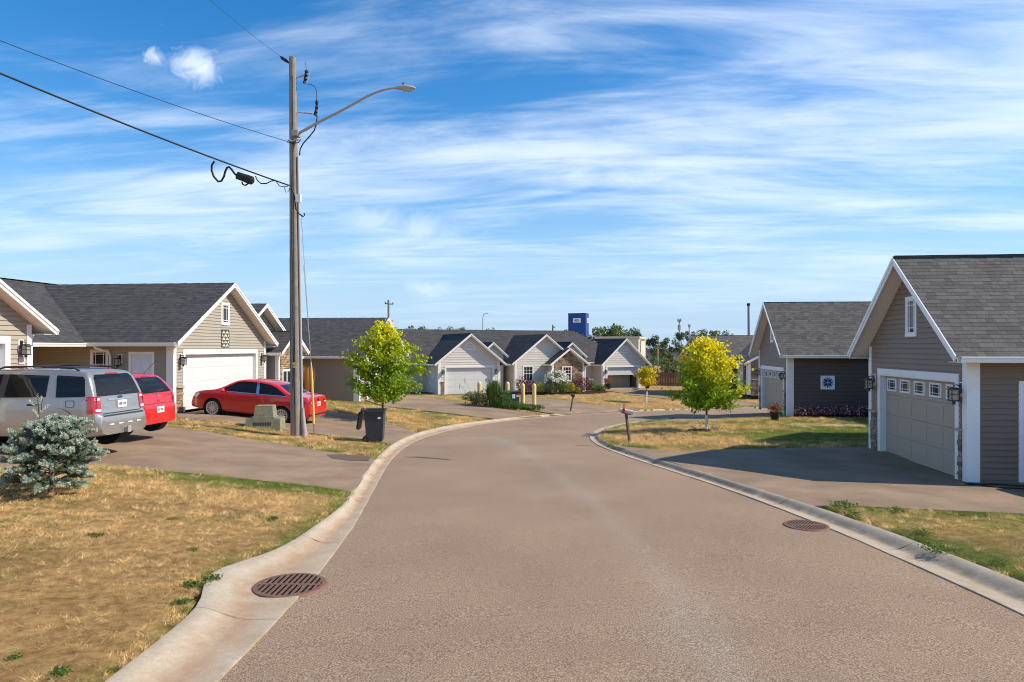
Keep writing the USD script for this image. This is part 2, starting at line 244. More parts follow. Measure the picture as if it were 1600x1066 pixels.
mat('paint_silver', (0.36, 0.335, 0.305), 0.3, 0.5, metallic=0.55, coat=1.0)
mat('paint_red', (0.56, 0.012, 0.012), 0.3, 0.5, coat=1.0)
mat('paint_red_dark', (0.40, 0.006, 0.014), 0.32, 0.5, coat=1.0)
mat('car_glass', (0.008, 0.009, 0.010), 0.03, 0.35)
mat('chrome', (0.75, 0.75, 0.74), 0.12, 0.5, metallic=1.0)
mat('rim_alloy', (0.62, 0.62, 0.61), 0.28, 0.5, metallic=0.8)
mat('car_trim', (0.03, 0.03, 0.031), 0.55, 0.4)
mat('tail_red', (0.38, 0.008, 0.012), 0.12, 0.7, coat=1.0)
mat('tail_clear', (0.70, 0.55, 0.52), 0.1, 0.7, coat=1.0)
mat('head_clear', (0.55, 0.57, 0.58), 0.06, 0.8, coat=1.0)
mat('plate', (0.72, 0.71, 0.64), 0.5, 0.4)
mat('sign_white', (0.78, 0.79, 0.80), 0.5, 0.3)
mat('box_white', (0.46, 0.44, 0.41), 0.6, 0.3, noise=(30, (0.34, 0.32, 0.30), 0.25))
mat('ink_dark', (0.05, 0.055, 0.07), 0.6, 0.3)
mat('ink_blue', (0.05, 0.16, 0.36), 0.55, 0.3)
mat('ink_navy', (0.012, 0.02, 0.06), 0.55, 0.3)
mat('ink_yellow', (0.62, 0.56, 0.22), 0.6, 0.3)
mat('green_box', (0.02, 0.06, 0.045), 0.5, 0.4)
leafmat('maple', (0.1, 0.2, 0.02), tint=True, rnd=0.3, trans=0.4)
leafmat('leaf_mid', (0.075, 0.13, 0.025), rnd=0.4)
leafmat('leaf_far', (0.13, 0.175, 0.055), rnd=0.35, trans=0.2)
leafmat('leaf_far_dark', (0.085, 0.125, 0.048), rnd=0.35, trans=0.2)
leafmat('leaf_lime', (0.38, 0.36, 0.03), rnd=0.25)
leafmat('leaf_wine', (0.13, 0.028, 0.034), rnd=0.4)
leafmat('leaf_orange', (0.42, 0.2, 0.06), rnd=0.3)
leafmat('leaf_hydrangea', (0.10, 0.16, 0.03), rnd=0.35)
leafmat('grass_dry', (0.63, 0.445, 0.21), rnd=0.45, trans=0.3, rough=0.7)
leafmat('grass_green', (0.22, 0.26, 0.05), rnd=0.4, trans=0.35, rough=0.6)
leafmat('needle', (0.1, 0.15, 0.13), tint=True, rnd=0.15, trans=0.15, rough=0.55)
# the lawn: dry straw with greener places ('tint' red channel = how green)
n = {'g': ('geometry', {}), 'a': ('attribute', {'attribute': 'tint'}), 's': ('separate_color', {}), 'n': ('noise_texture', {'scale': 7.0, 'detail': 8.0, 'roughness': 0.75}), 'n2': ('noise_texture', {'scale': 0.8, 'detail': 4.0, 'roughness': 0.6}),
     'r': ('rgb_ramp', {'ramp': [(0.30, (0.17, 0.09, 0.033)), (0.45, (0.34, 0.20, 0.075)), (0.60, (0.50, 0.32, 0.125)), (0.78, (0.62, 0.43, 0.19))]}),
     'rg': ('rgb_ramp', {'ramp': [(0.3, (0.06, 0.08, 0.015)), (0.55, (0.14, 0.165, 0.035)), (0.75, (0.30, 0.26, 0.085))]}),
     'n5': ('noise_texture', {'scale': 0.55, 'detail': 5.0, 'roughness': 0.6}), 'r5': ('map_range', {'from_min': 0.36, 'from_max': 0.62, 'to_min': 0.76, 'to_max': 1.2, 'clamp': True}), 'h5': ('hsv', {}), 'm': ('mix_color', {}), 'ad': ('math', {'math_type': 'multiply_add', 'value2': 1.0, 'value3': -0.5}), 'a2': ('math', {'math_type': 'add'}), 'rr': ('map_range', {'from_min': 0.2, 'from_max': 0.8, 'clamp': True}),
     'nb': ('noise_texture', {'scale': 45.0, 'detail': 5.0, 'roughness': 0.7}), 'b': ('bump', {'strength': 1.0, 'distance': 0.05}), 'p': ('principled_bsdf', {'roughness': 0.95, 'specular_ior_level': 0.1})}
M['lawn'] = usdkit.material(stage, '/World/Looks/lawn', n, [('g.position', 'n.vector'), ('g.position', 'n2.vector'), ('g.position', 'nb.vector'), ('n.fac', 'r.fac'), ('n.fac', 'rg.fac'), ('a.color', 's.color'), ('n2.fac', 'ad.value1'), ('ad.value', 'a2.value1'), ('s.r', 'a2.value2'), ('a2.value', 'rr.value'),
     ('r.color', 'm.a'), ('rg.color', 'm.b'), ('rr.result', 'm.fac'), ('g.position', 'n5.vector'), ('n5.fac', 'r5.value'), ('r5.result', 'h5.value'), ('m.result', 'h5.color'), ('h5.color', 'p.base_color'), ('nb.fac', 'b.height'), ('b.normal', 'p.normal')], surface='p.BSDF')

# ---------------------------------------------------------------- ground
_ys = np.arange(-60, 400, 0.5); _zs = np.interp(_ys, [-60, -20, 0, 17, 28, 45, 60, 80, 400], [0.5, 0.3, 0, -0.34, -0.74, -1.32, -1.6, -1.75, -1.75])
_zs = np.convolve(np.pad(_zs, 8, mode='edge'), np.ones(17) / 17, 'valid')
def base(y): return np.interp(y, _ys, _zs)
def isect(px, py, zf):
    r = ray(px, py); t = np.concatenate([np.arange(2, 60, 0.1), np.arange(60, 900, 1.0)]); p = t[:, None] * r + [0, 0, ZC]
    below = np.nonzero(p[:, 2] < zf(p[:, 0], p[:, 1]))[0]; i = below[0] if len(below) else len(t) - 1
    a, b = t[max(i - 1, 0)], t[i]
    for _ in range(30):
        c = (a + b) / 2; q = np.array([0, 0, ZC]) + c * r
        if q[2] < zf(q[0], q[1]): b = c
        else: a = c
    q = np.array([0, 0, ZC]) + a * r; q[2] = zf(q[0], q[1]); return q
zroad = lambda x, y: base(y)
zback = lambda x, y: base(y) + 0.10
def smooth_line(pts, step=0.25, s=0.0):
    from scipy.interpolate import splprep, splev
    pts = np.asarray(pts, float)[:, :2]; tck, u = splprep(pts.T, s=s, k=3); q = np.array(splev(np.linspace(0, 1, 3000), tck)).T
    L = np.concatenate([[0], np.cumsum(np.linalg.norm(np.diff(q, axis=0), axis=1))]); n = int(L[-1] / step); return np.stack([np.interp(np.linspace(0, L[-1], n), L, q[:, k]) for k in (0, 1)], 1)
left_px = [(308, 1066), (402, 981), (459, 938), (490, 901), (520.6, 866), (568.8, 811.6), (603.8, 757), (625.6, 700 + 12), (652, 686), (700, 671.5), (780, 660), (900, 648.5), (1000, 643.5), (1100, 640), (1190, 637.5)]
leftb_px = [(162, 1066), (238, 1010), (308, 962), (337, 920), (368, 890), (428, 865), (464, 848), (525, 800), (560, 757), (582, 726), (608, 698), (640, 681), (690, 665.5), (780, 654.8), (900, 645.2), (1000, 640.6), (1100, 637.4), (1190, 635)]
right_px = [(1600, 947), (1455, 889), (1303, 829), (1180, 780.7), (1075, 744.7), (999, 721), (938.7, 698.7), (920, 690), (913.5, 684), (921, 678.5), (940, 669.7)]
rightb_px = [(1600, 905), (1429, 845), (1348, 816), (1272, 790), (1180, 761), (1118, 744.7), (1066, 730.6), (1006, 710), (972, 700), (940, 691), (930, 685), (934, 680), (952, 672)]
def line_of(px, zf, before, after): return np.vstack([before] + [isect(*p, zf)[None, :2] for p in px] + [after])
L_edge = smooth_line(line_of(left_px, zroad, [(-2.6, -14), (-2.75, -4)], [(16, 49.5), (26, 53.5), (48, 60)]), s=0.25)
L_back = smooth_line(line_of(leftb_px, zback, [(-3.2, -14), (-3.3, -4)], [(15.8, 50.2), (25.8, 54.2), (47.8, 60.7)]), s=0.1)
R_edge = smooth_line(line_of(right_px, zroad, [(4.6, -14), (4.7, -4)], [(1.7, 31.2), (4.2, 35.2), (8.3, 39.6), (16, 43.2), (48, 54)]), s=0.25)
R_back = smooth_line(line_of(rightb_px, zback, [(5.2, -14), (5.3, -4)], [(2.25, 30.8), (4.7, 34.8), (8.7, 39.0), (16.2, 42.6), (48.2, 53.4)]), s=0.15)
_gc = isect(453, 916, zroad); L_back[:, 0] -= 0.40 * np.exp(-((L_back[:, 1] - _gc[1] - 0.1) / 0.75) ** 2)
road_poly = Polygon(np.vstack([L_back, R_back[::-1]])).buffer(0); shapely.prepare(road_poly)
ANCH = np.array([(-15, 14, 0.68), (-15, 19, 0.62), (-15, 25, 0.72), (-15, 31, 0.95), (-14, 43, 0.68), (-11.6, 55, 0.27), (-5, 58, 0.25), (5, 62, 0.22), (14, 66, 0.2), (8, 16, 0.03), (8, 21, 0.18), (9.3, 33, 0.28), (9.3, 38, 0.5), (8, 9, 0.06), (-9, 8, 0.42), (-8, 14, 0.42), (-8, 20, 0.34), (-9, 26, 0.42), (-9, 34, 0.38), (14, 54, 0.15), (-30, 20, 1.2), (-30, 45, 1.0)])
def lot_z(x, y, d=None):
    x, y = np.asarray(x, float), np.asarray(y, float)
    if d is None: d = shapely.distance(road_poly, shapely.points(x, y))
    w = 1 / (np.hypot(x[..., None] - ANCH[:, 0], y[..., None] - ANCH[:, 1]) ** 3 + 0.5); up = (w * ANCH[:, 2]).sum(-1) / w.sum(-1)
    t = np.clip(d / 5.5, 0, 1); t = t * t * (3 - 2 * t) * 0.5 + t * 0.5
    return base(y) + 0.10 + t * (up - 0.10)
def G(px, py, up=0.0): return isect(px, py, lambda x, y: lot_z(x, y) + up)
def gz(x, y): return float(lot_z(np.array([x]), np.array([y]))[0])
def resample(pts, n):
    pts = np.asarray(pts, float); L = np.concatenate([[0], np.cumsum(np.linalg.norm(np.diff(pts, axis=0), axis=1))]); s = np.linspace(0, L[-1], n); return np.stack([np.interp(s, L, pts[:, k]) for k in range(pts.shape[1])], 1)
# driveways: each between a near and a far edge line; every point a pixel seen in the photograph or a place
def pts_of(lst): return np.array([G(*p)[:2] if isinstance(p, tuple) else p[:2] for p in lst])
DRIVES = {
  'driveway_grey_car': (pts_of([[-15.2, 15.2], (10, 741), (160, 727.5), (340, 744), (470, 757), (552, 768)]), pts_of([[-15.2, 18.3], (262, 667), (340, 677), (420, 690), (500, 703.5), (586, 716)])),
  'driveway_sedan': (pts_of([[-15.0, 24.0], (290, 655), (385, 663.5), (492, 677.6), (568, 686.5), (611, 693)]), pts_of([[-15.0, 31.2], (470, 640), (512, 642), (554, 648), (604.7, 659), (652, 676)])),
  'driveway_taupe_house': (pts_of([[-14.2, 41.6], (600, 634), (663, 641.5), (737, 650), (772, 654.3)]), pts_of([[-14.2, 47.5], (653, 618.5), (700, 626), (779, 637), (846, 649)])),
  'driveway_grey_house': (pts_of([(690, 618), (760, 627), (800, 636), (868, 646.5)]), pts_of([(776, 616), (830, 619.5), (900, 629), (1000, 640.3)])),
  'driveway_open_garage': (pts_of([(944, 608.5), (951, 610.5), (989, 616.5), (1088, 628.5), (1120, 636)]), pts_of([(1000, 607.5), (1052, 613.6), (1100, 619.5), (1190, 632.5)])),
  'driveway_brown_house': (np.vstack([R_back[np.argmin(np.abs(R_back[:, 1] - G(1272, 790)[1]))], pts_of([(1320, 790), (1400, 794), (1600, 803)]), [[16, 12.6]]]), np.vstack([R_back[np.argmin(np.abs(R_back[:, 1] - 21.2) + 10 * (R_back[:, 1] > 24))], pts_of([(1050, 705), (1150, 701.5), (1280, 699.5), (1360, 697.5)]), [[8.1, 20.9], [16, 20.9]]])),
  'driveway_star_house': (np.array([[1.9, 29.6], [4.5, 31.2], [7.5, 32.9], [9.5, 33.3]]), np.array([[6.6, 37.4], [7.6, 37.9], [8.6, 38.3], [9.5, 38.4]])),
}
dpolys = {}
for k, (a, b) in DRIVES.items(): dpolys[k] = Polygon(np.vstack([a, b[::-1]])).buffer(0)
dall = shapely.union_all(list(dpolys.values())); shapely.prepare(dall)
gx = np.concatenate([-np.geomspace(1800, 44, 22), np.arange(-40, -14, 0.6), np.arange(-14, 15, 0.2), np.arange(15, 44, 0.7), np.geomspace(46, 1800, 22)])
gy = np.concatenate([-np.geomspace(300, 16, 10), np.arange(-12, 2, 0.6), np.arange(2, 30, 0.2), np.arange(30, 50, 0.33), np.arange(50, 84, 0.8), np.geomspace(88, 2500, 30)])
GX, GY = np.meshgrid(gx, gy); pts = shapely.points(GX, GY); dr = shapely.distance(road_poly, pts)
LZ = lot_z(GX, GY, dr) + 0.02 * (meshkit.noise(np.stack([GX * 0.9, GY * 0.9, 0 * GX], -1), 3) - 0.5)
dd = shapely.distance(dall, pts); LZ = LZ - 0.055 * np.clip(1 - (dd - 0.2) / 0.2, 0, 1) - np.where(dr < 0.3, 0.012, 0) - np.where(dr <= 0.0, 0.25, 0)
def greenness(x, y, dr, dd):
    g = 0.15 + 0.55 * np.exp(-dr / 0.30) + 0.45 * np.exp(-dd / 0.3)
    for cx, cy, rx, ry, a in GREENS: g = g + a * np.exp(-((x - cx) / rx) ** 2 - ((y - cy) / ry) ** 2)
    g = g + 0.35 * (x > 4.6) * (y < 14) + 0.25 * (x < -6) * (y > 30) + 0.12 * (y > 45)
    return np.clip(g + 0.75 * (meshkit.fbm(np.stack([x * 0.9, y * 0.9, 0 * x], -1), 3, 9) - 0.5), 0, 1)
g1, g2, g3 = G(400, 757), G(1010, 672), G(1200, 680)
GREENS = [(g1[0], g1[1], 2.2, 0.4, 0.8), (3.4, G(1010, 664)[1], 5, 0.9, 0.75), (g3[0] + 1, g3[1], 3.0, 2.5, 0.8), (12.0, 27, 3.5, 5, 0.85), (G(950, 695)[0] + 1.5, G(980, 697)[1], 2.5, 0.5, 0.4), (-9.5, 23.2, 4, 0.5, 0.5), (-3.4, G(420, 745)[1], 1.5, 0.8, 0.3)]
green = greenness(GX, GY, dr, dd); nx, ny = len(gx), len(gy); idx = np.arange(nx * ny).reshape(ny, nx)
fq = np.stack([idx[:-1, :-1], idx[:-1, 1:], idx[1:, 1:], idx[1:, :-1]], -1).reshape(-1, 4)
obj('lawn', (np.stack([GX, GY, LZ], -1).reshape(-1, 3), fq), 'lawn', smooth=True, kind='structure', label='dry straw coloured lawn ground with greener strips along the kerbs', tint=np.repeat(green.reshape(-1, 1), 3, 1))
# road: a ruled sheet between the two gutters
n = 420; A, B = resample(L_edge, n), resample(R_edge, n)
# match the two sides by how far along the street they lie, so the bend does not fold
tt = np.linspace(0, 1, 81); V = A[:, None, :] * (1 - tt[None, :, None]) + B[:, None, :] * tt[None, :, None]
off = (B - A) / np.linalg.norm(B - A, axis=1, keepdims=True) * 0.12; V[:, 0] -= off; V[:, -1] += off
ZR = base(V[..., 1]) + 0.03 * (1 - (2 * tt[None, :] - 1) ** 2) - 0.006 + 0.008 * (meshkit.noise(np.dstack([V[..., 0], V[..., 1], 0 * V[..., 0]]) * 0.8, 5) - 0.5)
idx = np.arange(n * 81).reshape(n, 81); fq = np.stack([idx[:-1, :-1], idx[:-1, 1:], idx[1:, 1:], idx[1:, :-1]], -1).reshape(-1, 4)
wl_ = LineString([isect(*p, zroad)[:2] for p in ((1190, 1120), (1110, 1010), (1050, 920), (985, 840), (920, 780), (860, 735), (810, 700), (770, 683))]); VP = shapely.points(V[..., 0], V[..., 1]); dw = shapely.distance(wl_, VP); nzw = meshkit.fbm(np.dstack([V[..., 0] * 1.1, V[..., 1] * 0.6, 0 * V[..., 0]]), 4, 2)
wear = np.clip(np.exp(-(dw / (0.12 + 0.18 * nzw)) ** 2) * (0.5 + 0.9 * nzw) + 0.55 * np.exp(-(np.maximum(dw - 0.3, 0) / 0.9) ** 2) * np.clip(nzw * 2 - 0.75, 0, 1), 0, 1)
obj('road', (np.dstack([V, ZR]).reshape(-1, 3), fq), 'asphalt', smooth=True, tint=np.repeat(wear.reshape(-1, 1), 3, 1), kind='structure', label='reddish grey asphalt street bending right between the houses')
def road_z(x, y): 
    i = np.argmin(((V - [x, y]) ** 2).sum(-1)); return float(ZR.reshape(-1)[i])
# kerbs: rolled concrete with a gutter, cast in lengths
PROFT = np.array([0.0, 0.0, 0.0, 0.03, 0.40, 0.53, 0.64, 0.74, 0.84, 0.93, 1.0, 1.0, 1.0]); PROFZ = np.array([-0.10, 0.010, 0.010, 0.014, -0.004, 0.006, 0.03, 0.062, 0.085, 0.094, 0.092, 0.092, -0.12])
DIRT = {'kerb_left': (np.array([0.0, 0.1, 0.1, 0.2, 0.85, 0.95, 0.6, 0.2, 0.05, 0, 0, 0, 0]), np.array([0.4, 0.2, 0.2, 0.05, 0.05, 0.15, 0.1, 0, 0, 0.1, 0.2, 0.2, 0.2])), 'kerb_right': (np.array([0.0, 0.1, 0.1, 0.15, 0.25, 0.2, 0.1, 0, 0, 0, 0, 0, 0]), np.array([0.5, 0.25, 0.25, 0.0, 0.15, 0.9, 0.85, 0.45, 0.3, 0.35, 0.4, 0.4, 0.4]))}
def kerb(name, edge, back, label, start, stop, length):
    root = thing(name, label, None, kind='structure'); bl = LineString(back)
    s = np.concatenate([[0], np.cumsum(np.linalg.norm(np.diff(edge, axis=0), axis=1))]); nb = np.array([bl.interpolate(bl.project(Point(p))).coords[0] for p in edge])
    if name == 'kerb_left': k = (np.abs(edge[:, 1] - _gc[1]) < 1.6); nb[k] = np.stack([np.interp(edge[k, 1] + 0.02, back[:, 1], back[:, 0]), edge[k, 1] + 0.02], 1)
    k, cut = 0, start
    while cut < min(stop, s[-1] - 0.3):
        e = min(cut + length, s[-1]); q = np.linspace(cut + 0.003, e - 0.003, max(3, int((e - cut) / 0.25)) + 1)
        E = np.stack([np.interp(q, s, edge[:, i]) for i in (0, 1)], 1); N = np.stack([np.interp(q, s, nb[:, i]) for i in (0, 1)], 1)
        E = E + 0.035 * (np.stack([meshkit.fbm(np.stack([q * 2.3, 0 * q, 0 * q + k9], 1), 4, 31) for k9 in (1.5, 7.5)], 1) - 0.5); dv = N - E; wd = np.linalg.norm(dv, axis=1, keepdims=True); N = E + dv / wd * np.clip(wd, 0.35, 1.8)
        W = E[:, None] * (1 - PROFT[None, :, None]) + N[:, None] * PROFT[None, :, None]
        nz = 0.010 * (meshkit.noise(np.dstack([W[..., 0] * 2.2, W[..., 1] * 2.2, 0 * W[..., 0]]), 7) - 0.5)
        Z = base(W[..., 1]) + PROFZ[None, :] + nz; m = len(PROFT); vv = np.dstack([W, Z]).reshape(-1, 3); ii = np.arange(len(q) * m).reshape(len(q), m)
        f = np.stack([ii[:-1, :-1], ii[:-1, 1:], ii[1:, 1:], ii[1:, :-1]], -1).reshape(-1, 4); f = np.vstack([f[:, [0, 1, 2]], f[:, [0, 2, 3]]])
        cap = [[ii[r, 0], ii[r, j], ii[r, j + 1]][:: (1 if r == 0 else -1)] for r in (0, len(q) - 1) for j in range(1, m - 1)]
        mm = trimesh.Trimesh(vv, np.vstack([f, cap]), process=False); obj('kerb_section', mm, 'concrete', root, smooth=True, tint=np.tile(np.stack([DIRT[name][0], DIRT[name][1], 0 * PROFT], 1), (len(q), 1))); cut = e; k += 1
kerb('kerb_left', L_edge, L_back, 'pale concrete rolled kerb and gutter along the left side of the street', 9.0, 95, 2.9)
kerb('kerb_right', R_edge, R_back, 'pale concrete rolled kerb and gutter along the right side of the street', 9.0, 46.5, 3.0)
for k, (a, b) in DRIVES.items():
    a, b = resample(a, 34), resample(b, 34); t = np.linspace(0, 1, 15); W = a[:, None] * (1 - t[None, :, None]) + b[:, None] * t[None, :, None]
    W = W + 0.05 * (np.dstack([meshkit.noise(np.dstack([W[..., 0] * 2, W[..., 1] * 2, 0 * W[..., 0]]), 21 + i) for i in (0, 1)]) - 0.5)
    d = shapely.distance(road_poly, shapely.points(W[..., 0], W[..., 1])); Z = lot_z(W[..., 0], W[..., 1], d) - 0.012 * np.exp(-d / 0.3); Z = np.where(d <= 0, base(W[..., 1]) + 0.06, Z)
    ii = np.arange(34 * 15).reshape(34, 15); vv = np.dstack([W, Z]).reshape(-1, 3); f = np.stack([ii[:-1, :-1], ii[:-1, 1:], ii[1:, 1:], ii[1:, :-1]], -1).reshape(-1, 4)
    ring = np.concatenate([ii[0, :], ii[1:, -1], ii[-1, -2::-1], ii[-2:0:-1, 0]]); low = vv[ring] - [0, 0, 0.12]; nb = len(vv); vv = np.vstack([vv, low]); r2 = np.arange(len(ring)) + nb
    sk = np.stack([ring, r2, np.roll(r2, -1), np.roll(ring, -1)], 1); m = trimesh.Trimesh(vv, np.vstack([x for q in (f, sk) for x in (q[:, [0, 1, 2]], q[:, [0, 2, 3]])]), process=False)
    up = m.face_normals[: 10, 2].mean()
    if up < 0: m.invert()
    obj('driveway', m, 'drive_asphalt', smooth=30, kind='structure', label='asphalt ' + k.replace('_', ' '))
def sheet(name, px, matname, up, label, kind='structure', on=None, res=0.12):
    """a thin irregular sheet lying on the ground"""
    poly = Polygon([(G(*p) if on is None else isect(*p, on))[:2] for p in px]).buffer(0)
    m = trimesh.creation.triangulate_polygon(poly, engine='earcut'); v, f = trimesh.remesh.subdivide_to_size(np.column_stack([m[0], np.zeros(len(m[0]))]), m[1], 0.5, max_iter=12)
    z = (lot_z(v[:, 0], v[:, 1]) if on is None else np.array([road_z(*q[:2]) for q in v])) + up; mm = trimesh.Trimesh(np.column_stack([v[:, :2], z]), f, process=False)
    if mm.face_normals[:, 2].mean() < 0: mm.invert()
    return obj(name, mm, matname, kind=kind, label=label)
# ---------------------------------------------------------------- house builder (local frame: x along the front, y into the house, z up)
class Face:
    def __init__(s, o, U, n): s.o, s.U, s.n = np.array(o, float), np.array(U, float), np.array(n, float)
    def p(s, u, z, h):
        u, z, h = np.broadcast_arrays(np.asarray(u, float), np.asarray(z, float), np.asarray(h, float))
        return s.o + u[..., None] * s.U + z[..., None] * np.array([0, 0, 1.0]) + h[..., None] * s.n
    def box(s, u0, u1, z0, z1, h0, h1, r=0.0):
        m = rbx(u0, u1, z0, z1, h0, h1, r) if r else bx(u0, u1, z0, z1, h0, h1); m.vertices = s.p(*m.vertices.T)
        if m.volume < 0: m.invert()
        return m
def front(y, x=0.0): return Face((x, y, 0), (1, 0, 0), (0, -1, 0))
def left(x): return Face((x, 0, 0), (0, 1, 0), (-1, 0, 0))
def right(x): return Face((x, 0, 0), (0, 1, 0), (1, 0, 0))
def wall(H, f, poly, holes, mt, exposure=0.125, single=True, thick=0.14):
    """a wall slab behind clapboards; each course is a board of its own"""
    body = poly
    for h in holes: body = body.difference(h)
    obj('wall', extr(body, lambda u, z, h: f.p(u, z, -thick + h * (thick + 0.002))), mt, H)
    u0, z0, u1, z1 = poly.bounds; k, pieces = 0, []
    while z0 + k * exposure < z1 - 0.01:
        zk = z0 + k * exposure; strip = body.intersection(sbox(u0, zk + 0.011, u1, min(zk + exposure, z1)))
        for g in (getattr(strip, 'geoms', [strip]) if single else [strip]):
          m = extr(g, lambda u, z, h: f.p(u, z, 0.002 + h * (0.004 + 0.024 * (1 - (z - zk) / exposure))))
          if m is not None: pieces.append(m)
        k += 1
    if single:
        for m in pieces: obj('siding_board', m, mt, H)
    elif pieces: obj('siding', cat_(pieces), mt, H, kind='stuff')
def casing(H, f, u0, u1, z0, z1, w=0.12, top=0.16, bottom=False, name='door_casing', parent=None):
    ms = [f.box(u0 - w, u0, z0, z1, 0, 0.04), f.box(u1, u1 + w, z0, z1, 0, 0.04), f.box(u0 - w, u1 + w, z1, z1 + top, 0, 0.046)]
    if bottom: ms.append(f.box(u0 - w, u1 + w, z0 - w, z0, 0, 0.05))
    return obj(name, cat_(ms), 'white_trim', parent or H)
def window(H, f, u0, u1, z0, z1, grid='prairie', cw=0.085):
    w = casing(H, f, u0, u1, z0, z1, w=cw, top=cw, bottom=True, name='window')
    obj('pane', f.box(u0, u1, z0, z1, -0.02, 0.006), 'window_glass', w); du, dz = u1 - u0, z1 - z0
    s = 0.028; ms = [f.box(u0, u0 + s, z0, z1, 0.006, 0.024), f.box(u1 - s, u1, z0, z1, 0.006, 0.024), f.box(u0 + s, u1 - s, z0, z0 + s, 0.006, 0.024), f.box(u0 + s, u1 - s, z1 - s, z1, 0.006, 0.024)]
    obj('sash', cat_(ms), 'white_trim', w)
    b = 0.011
    if grid == 'prairie': us, zs = [u0 + du * 0.22, u1 - du * 0.22], [z0 + dz * 0.16, z1 - dz * 0.16]
    elif grid == 'hung': us, zs = [u0 + du * 0.33, u0 + du * 0.66], [z0 + dz * 0.5, z0 + dz * 0.75]
    elif grid == 'pair': us, zs = [u0 + du * 0.5], []
    else: us, zs = [], []
    bs = [b * (3.2 if grid == 'pair' else 1)] * len(us) + [b * (2.2 if grid == 'hung' and i == 0 else 1) for i in range(len(zs))]
    for u, q in zip(us, bs): obj('muntin', f.box(u - q, u + q, z0 + s, z1 - s, 0.006, 0.018), 'white_trim', w)
    for z, q in zip(zs, bs[len(us):]): obj('muntin', f.box(u0 + s, u1 - s, z - q, z + q, 0.006, 0.0205), 'white_trim', w)
    return w
def arch_window(H, f, uc, z0, w, h):
    a = np.linspace(0, PI, 17); out = Polygon([(uc + (w / 2) * math.cos(t), z0 + h * math.sin(t)) for t in a]); inn = out.buffer(-0.075)
    fr = obj('window', extr(out.difference(inn), lambda u, z, q: f.p(u, z, q * 0.045)), 'white_trim', H, label='arched gable window with white muntins')
    obj('pane', extr(inn, lambda u, z, q: f.p(u, z, -0.01 + q * 0.016)), 'window_glass', fr)
    for u in (uc - w * 0.14, uc + w * 0.14): obj('muntin', extr(sbox(u - 0.015, z0, u + 0.015, z0 + h).intersection(inn), lambda x, z, q: f.p(x, z, 0.006 + q * 0.014)), 'white_trim', fr)
    obj('muntin', extr(sbox(uc - w, z0 + h * 0.45, uc + w, z0 + h * 0.45 + 0.03).intersection(inn), lambda x, z, q: f.p(x, z, 0.006 + q * 0.017)), 'white_trim', fr)
def garage_door(H, f, u0, u1, z0, z1, mt, cols=4, windows=0, lift=0.0, rec=0.13, cw=0.13):
    casing(H, f, u0, u1, z0 - 0.02, z1, w=cw, top=0.17)
    j = cat_([f.box(u0, u0 + 0.02, z0, z1, -0.30, 0.036), f.box(u1 - 0.02, u1, z0, z1, -0.30, 0.036), f.box(u0 + 0.02, u1 - 0.02, z1 - 0.02, z1, -0.30, 0.036)]); obj('door_jamb', j, 'white_trim', H)
    a, b = u0 + 0.02, u1 - 0.02; rh = (z1 - 0.02 - z0) / 4; cwid = (b - a) / cols; h = -rec; zl = z0 + lift
    d = obj('garage_door', f.box(a, b, zl, zl + 0.02, h - 0.03, h + 0.004), 'black_rubber', H, label='overhead garage door raised half way' if lift else None)
    for r in range(4):
        zb, zt = zl + 0.02 + r * rh, zl + 0.02 + (r + 1) * rh
        if zb > z1 - 0.05: break
        zt = min(zt, z1 - 0.021); ms = [f.box(a, b, zb + 0.003, zt - 0.003, h - 0.045, h)]
        for c in range(cols):
            ua, ub = a + c * cwid, a + (c + 1) * cwid
            if windows and r == 3: continue
            if zt - zb > 0.3: ms += [f.box(ua + 0.06, ub - 0.06, zb + 0.09, zt - 0.09, h, h + 0.006, 0.004)]
        s = obj('door_section', cat_(ms), mt, d)
        if windows and r == 3:
            for c in range(windows):
                uc = a + (c + 0.5) * (b - a) / windows; w, hh = 0.27, 0.17; zc = (zb + zt) / 2 + 0.02
                obj('window_frame', cat_([f.box(uc - w, uc + w, zc - hh, zc - hh + 0.045, h, h + 0.03), f.box(uc - w, uc + w, zc + hh - 0.045, zc + hh, h, h + 0.03), f.box(uc - w, uc - w + 0.045, zc - hh + 0.045, zc + hh - 0.045, h, h + 0.03), f.box(uc + w - 0.045, uc + w, zc - hh + 0.045, zc + hh - 0.045, h, h + 0.03)]
                    + [f.box(uc + q * w * 0.5 - 0.006, uc + q * w * 0.5 + 0.006, zc - hh + 0.045, zc + hh - 0.045, h, h + 0.020) for q in (-1, 1)] + [f.box(uc - w + 0.045, uc + w - 0.045, zc + q * hh * 0.42 - 0.006, zc + q * hh * 0.42 + 0.006, h, h + 0.022) for q in (-1, 1)]), 'white_trim', d)
                obj('pane', f.box(uc - w + 0.045, uc + w - 0.045, zc - hh + 0.045, zc + hh - 0.045, h - 0.01, h + 0.012), 'window_glass', d)
    return d
def house_door(H, f, u0, u1, z0, z1, mt='door_blue_white'):
    c = casing(H, f, u0, u1, z0, z1, w=0.09, top=0.09)
    d = obj('door', f.box(u0, u1, z0, z1, -0.05, 0.012), mt, H); w = u1 - u0
    for a, b in ((0.12, 0.46), (0.54, 0.88)):
        for q0, q1 in ((0.1, 0.47), (0.53, 0.93)): obj('door_panel', f.box(u0 + a * w, u0 + b * w, z0 + q0 * (z1 - z0), z0 + q1 * (z1 - z0), 0.012, 0.024, 0.008), mt, d)
    k = trimesh.creation.icosphere(2, 0.035); k.apply_translation(f.p(u0 + 0.07, z0 + 0.95, 0.05)); obj('door_knob', k, 'galv', d)
    obj('door_sill', f.box(u0 - 0.09, u1 + 0.09, z0 - 0.07, z0 - 0.003, 0.0, 0.07), 'concrete', H)
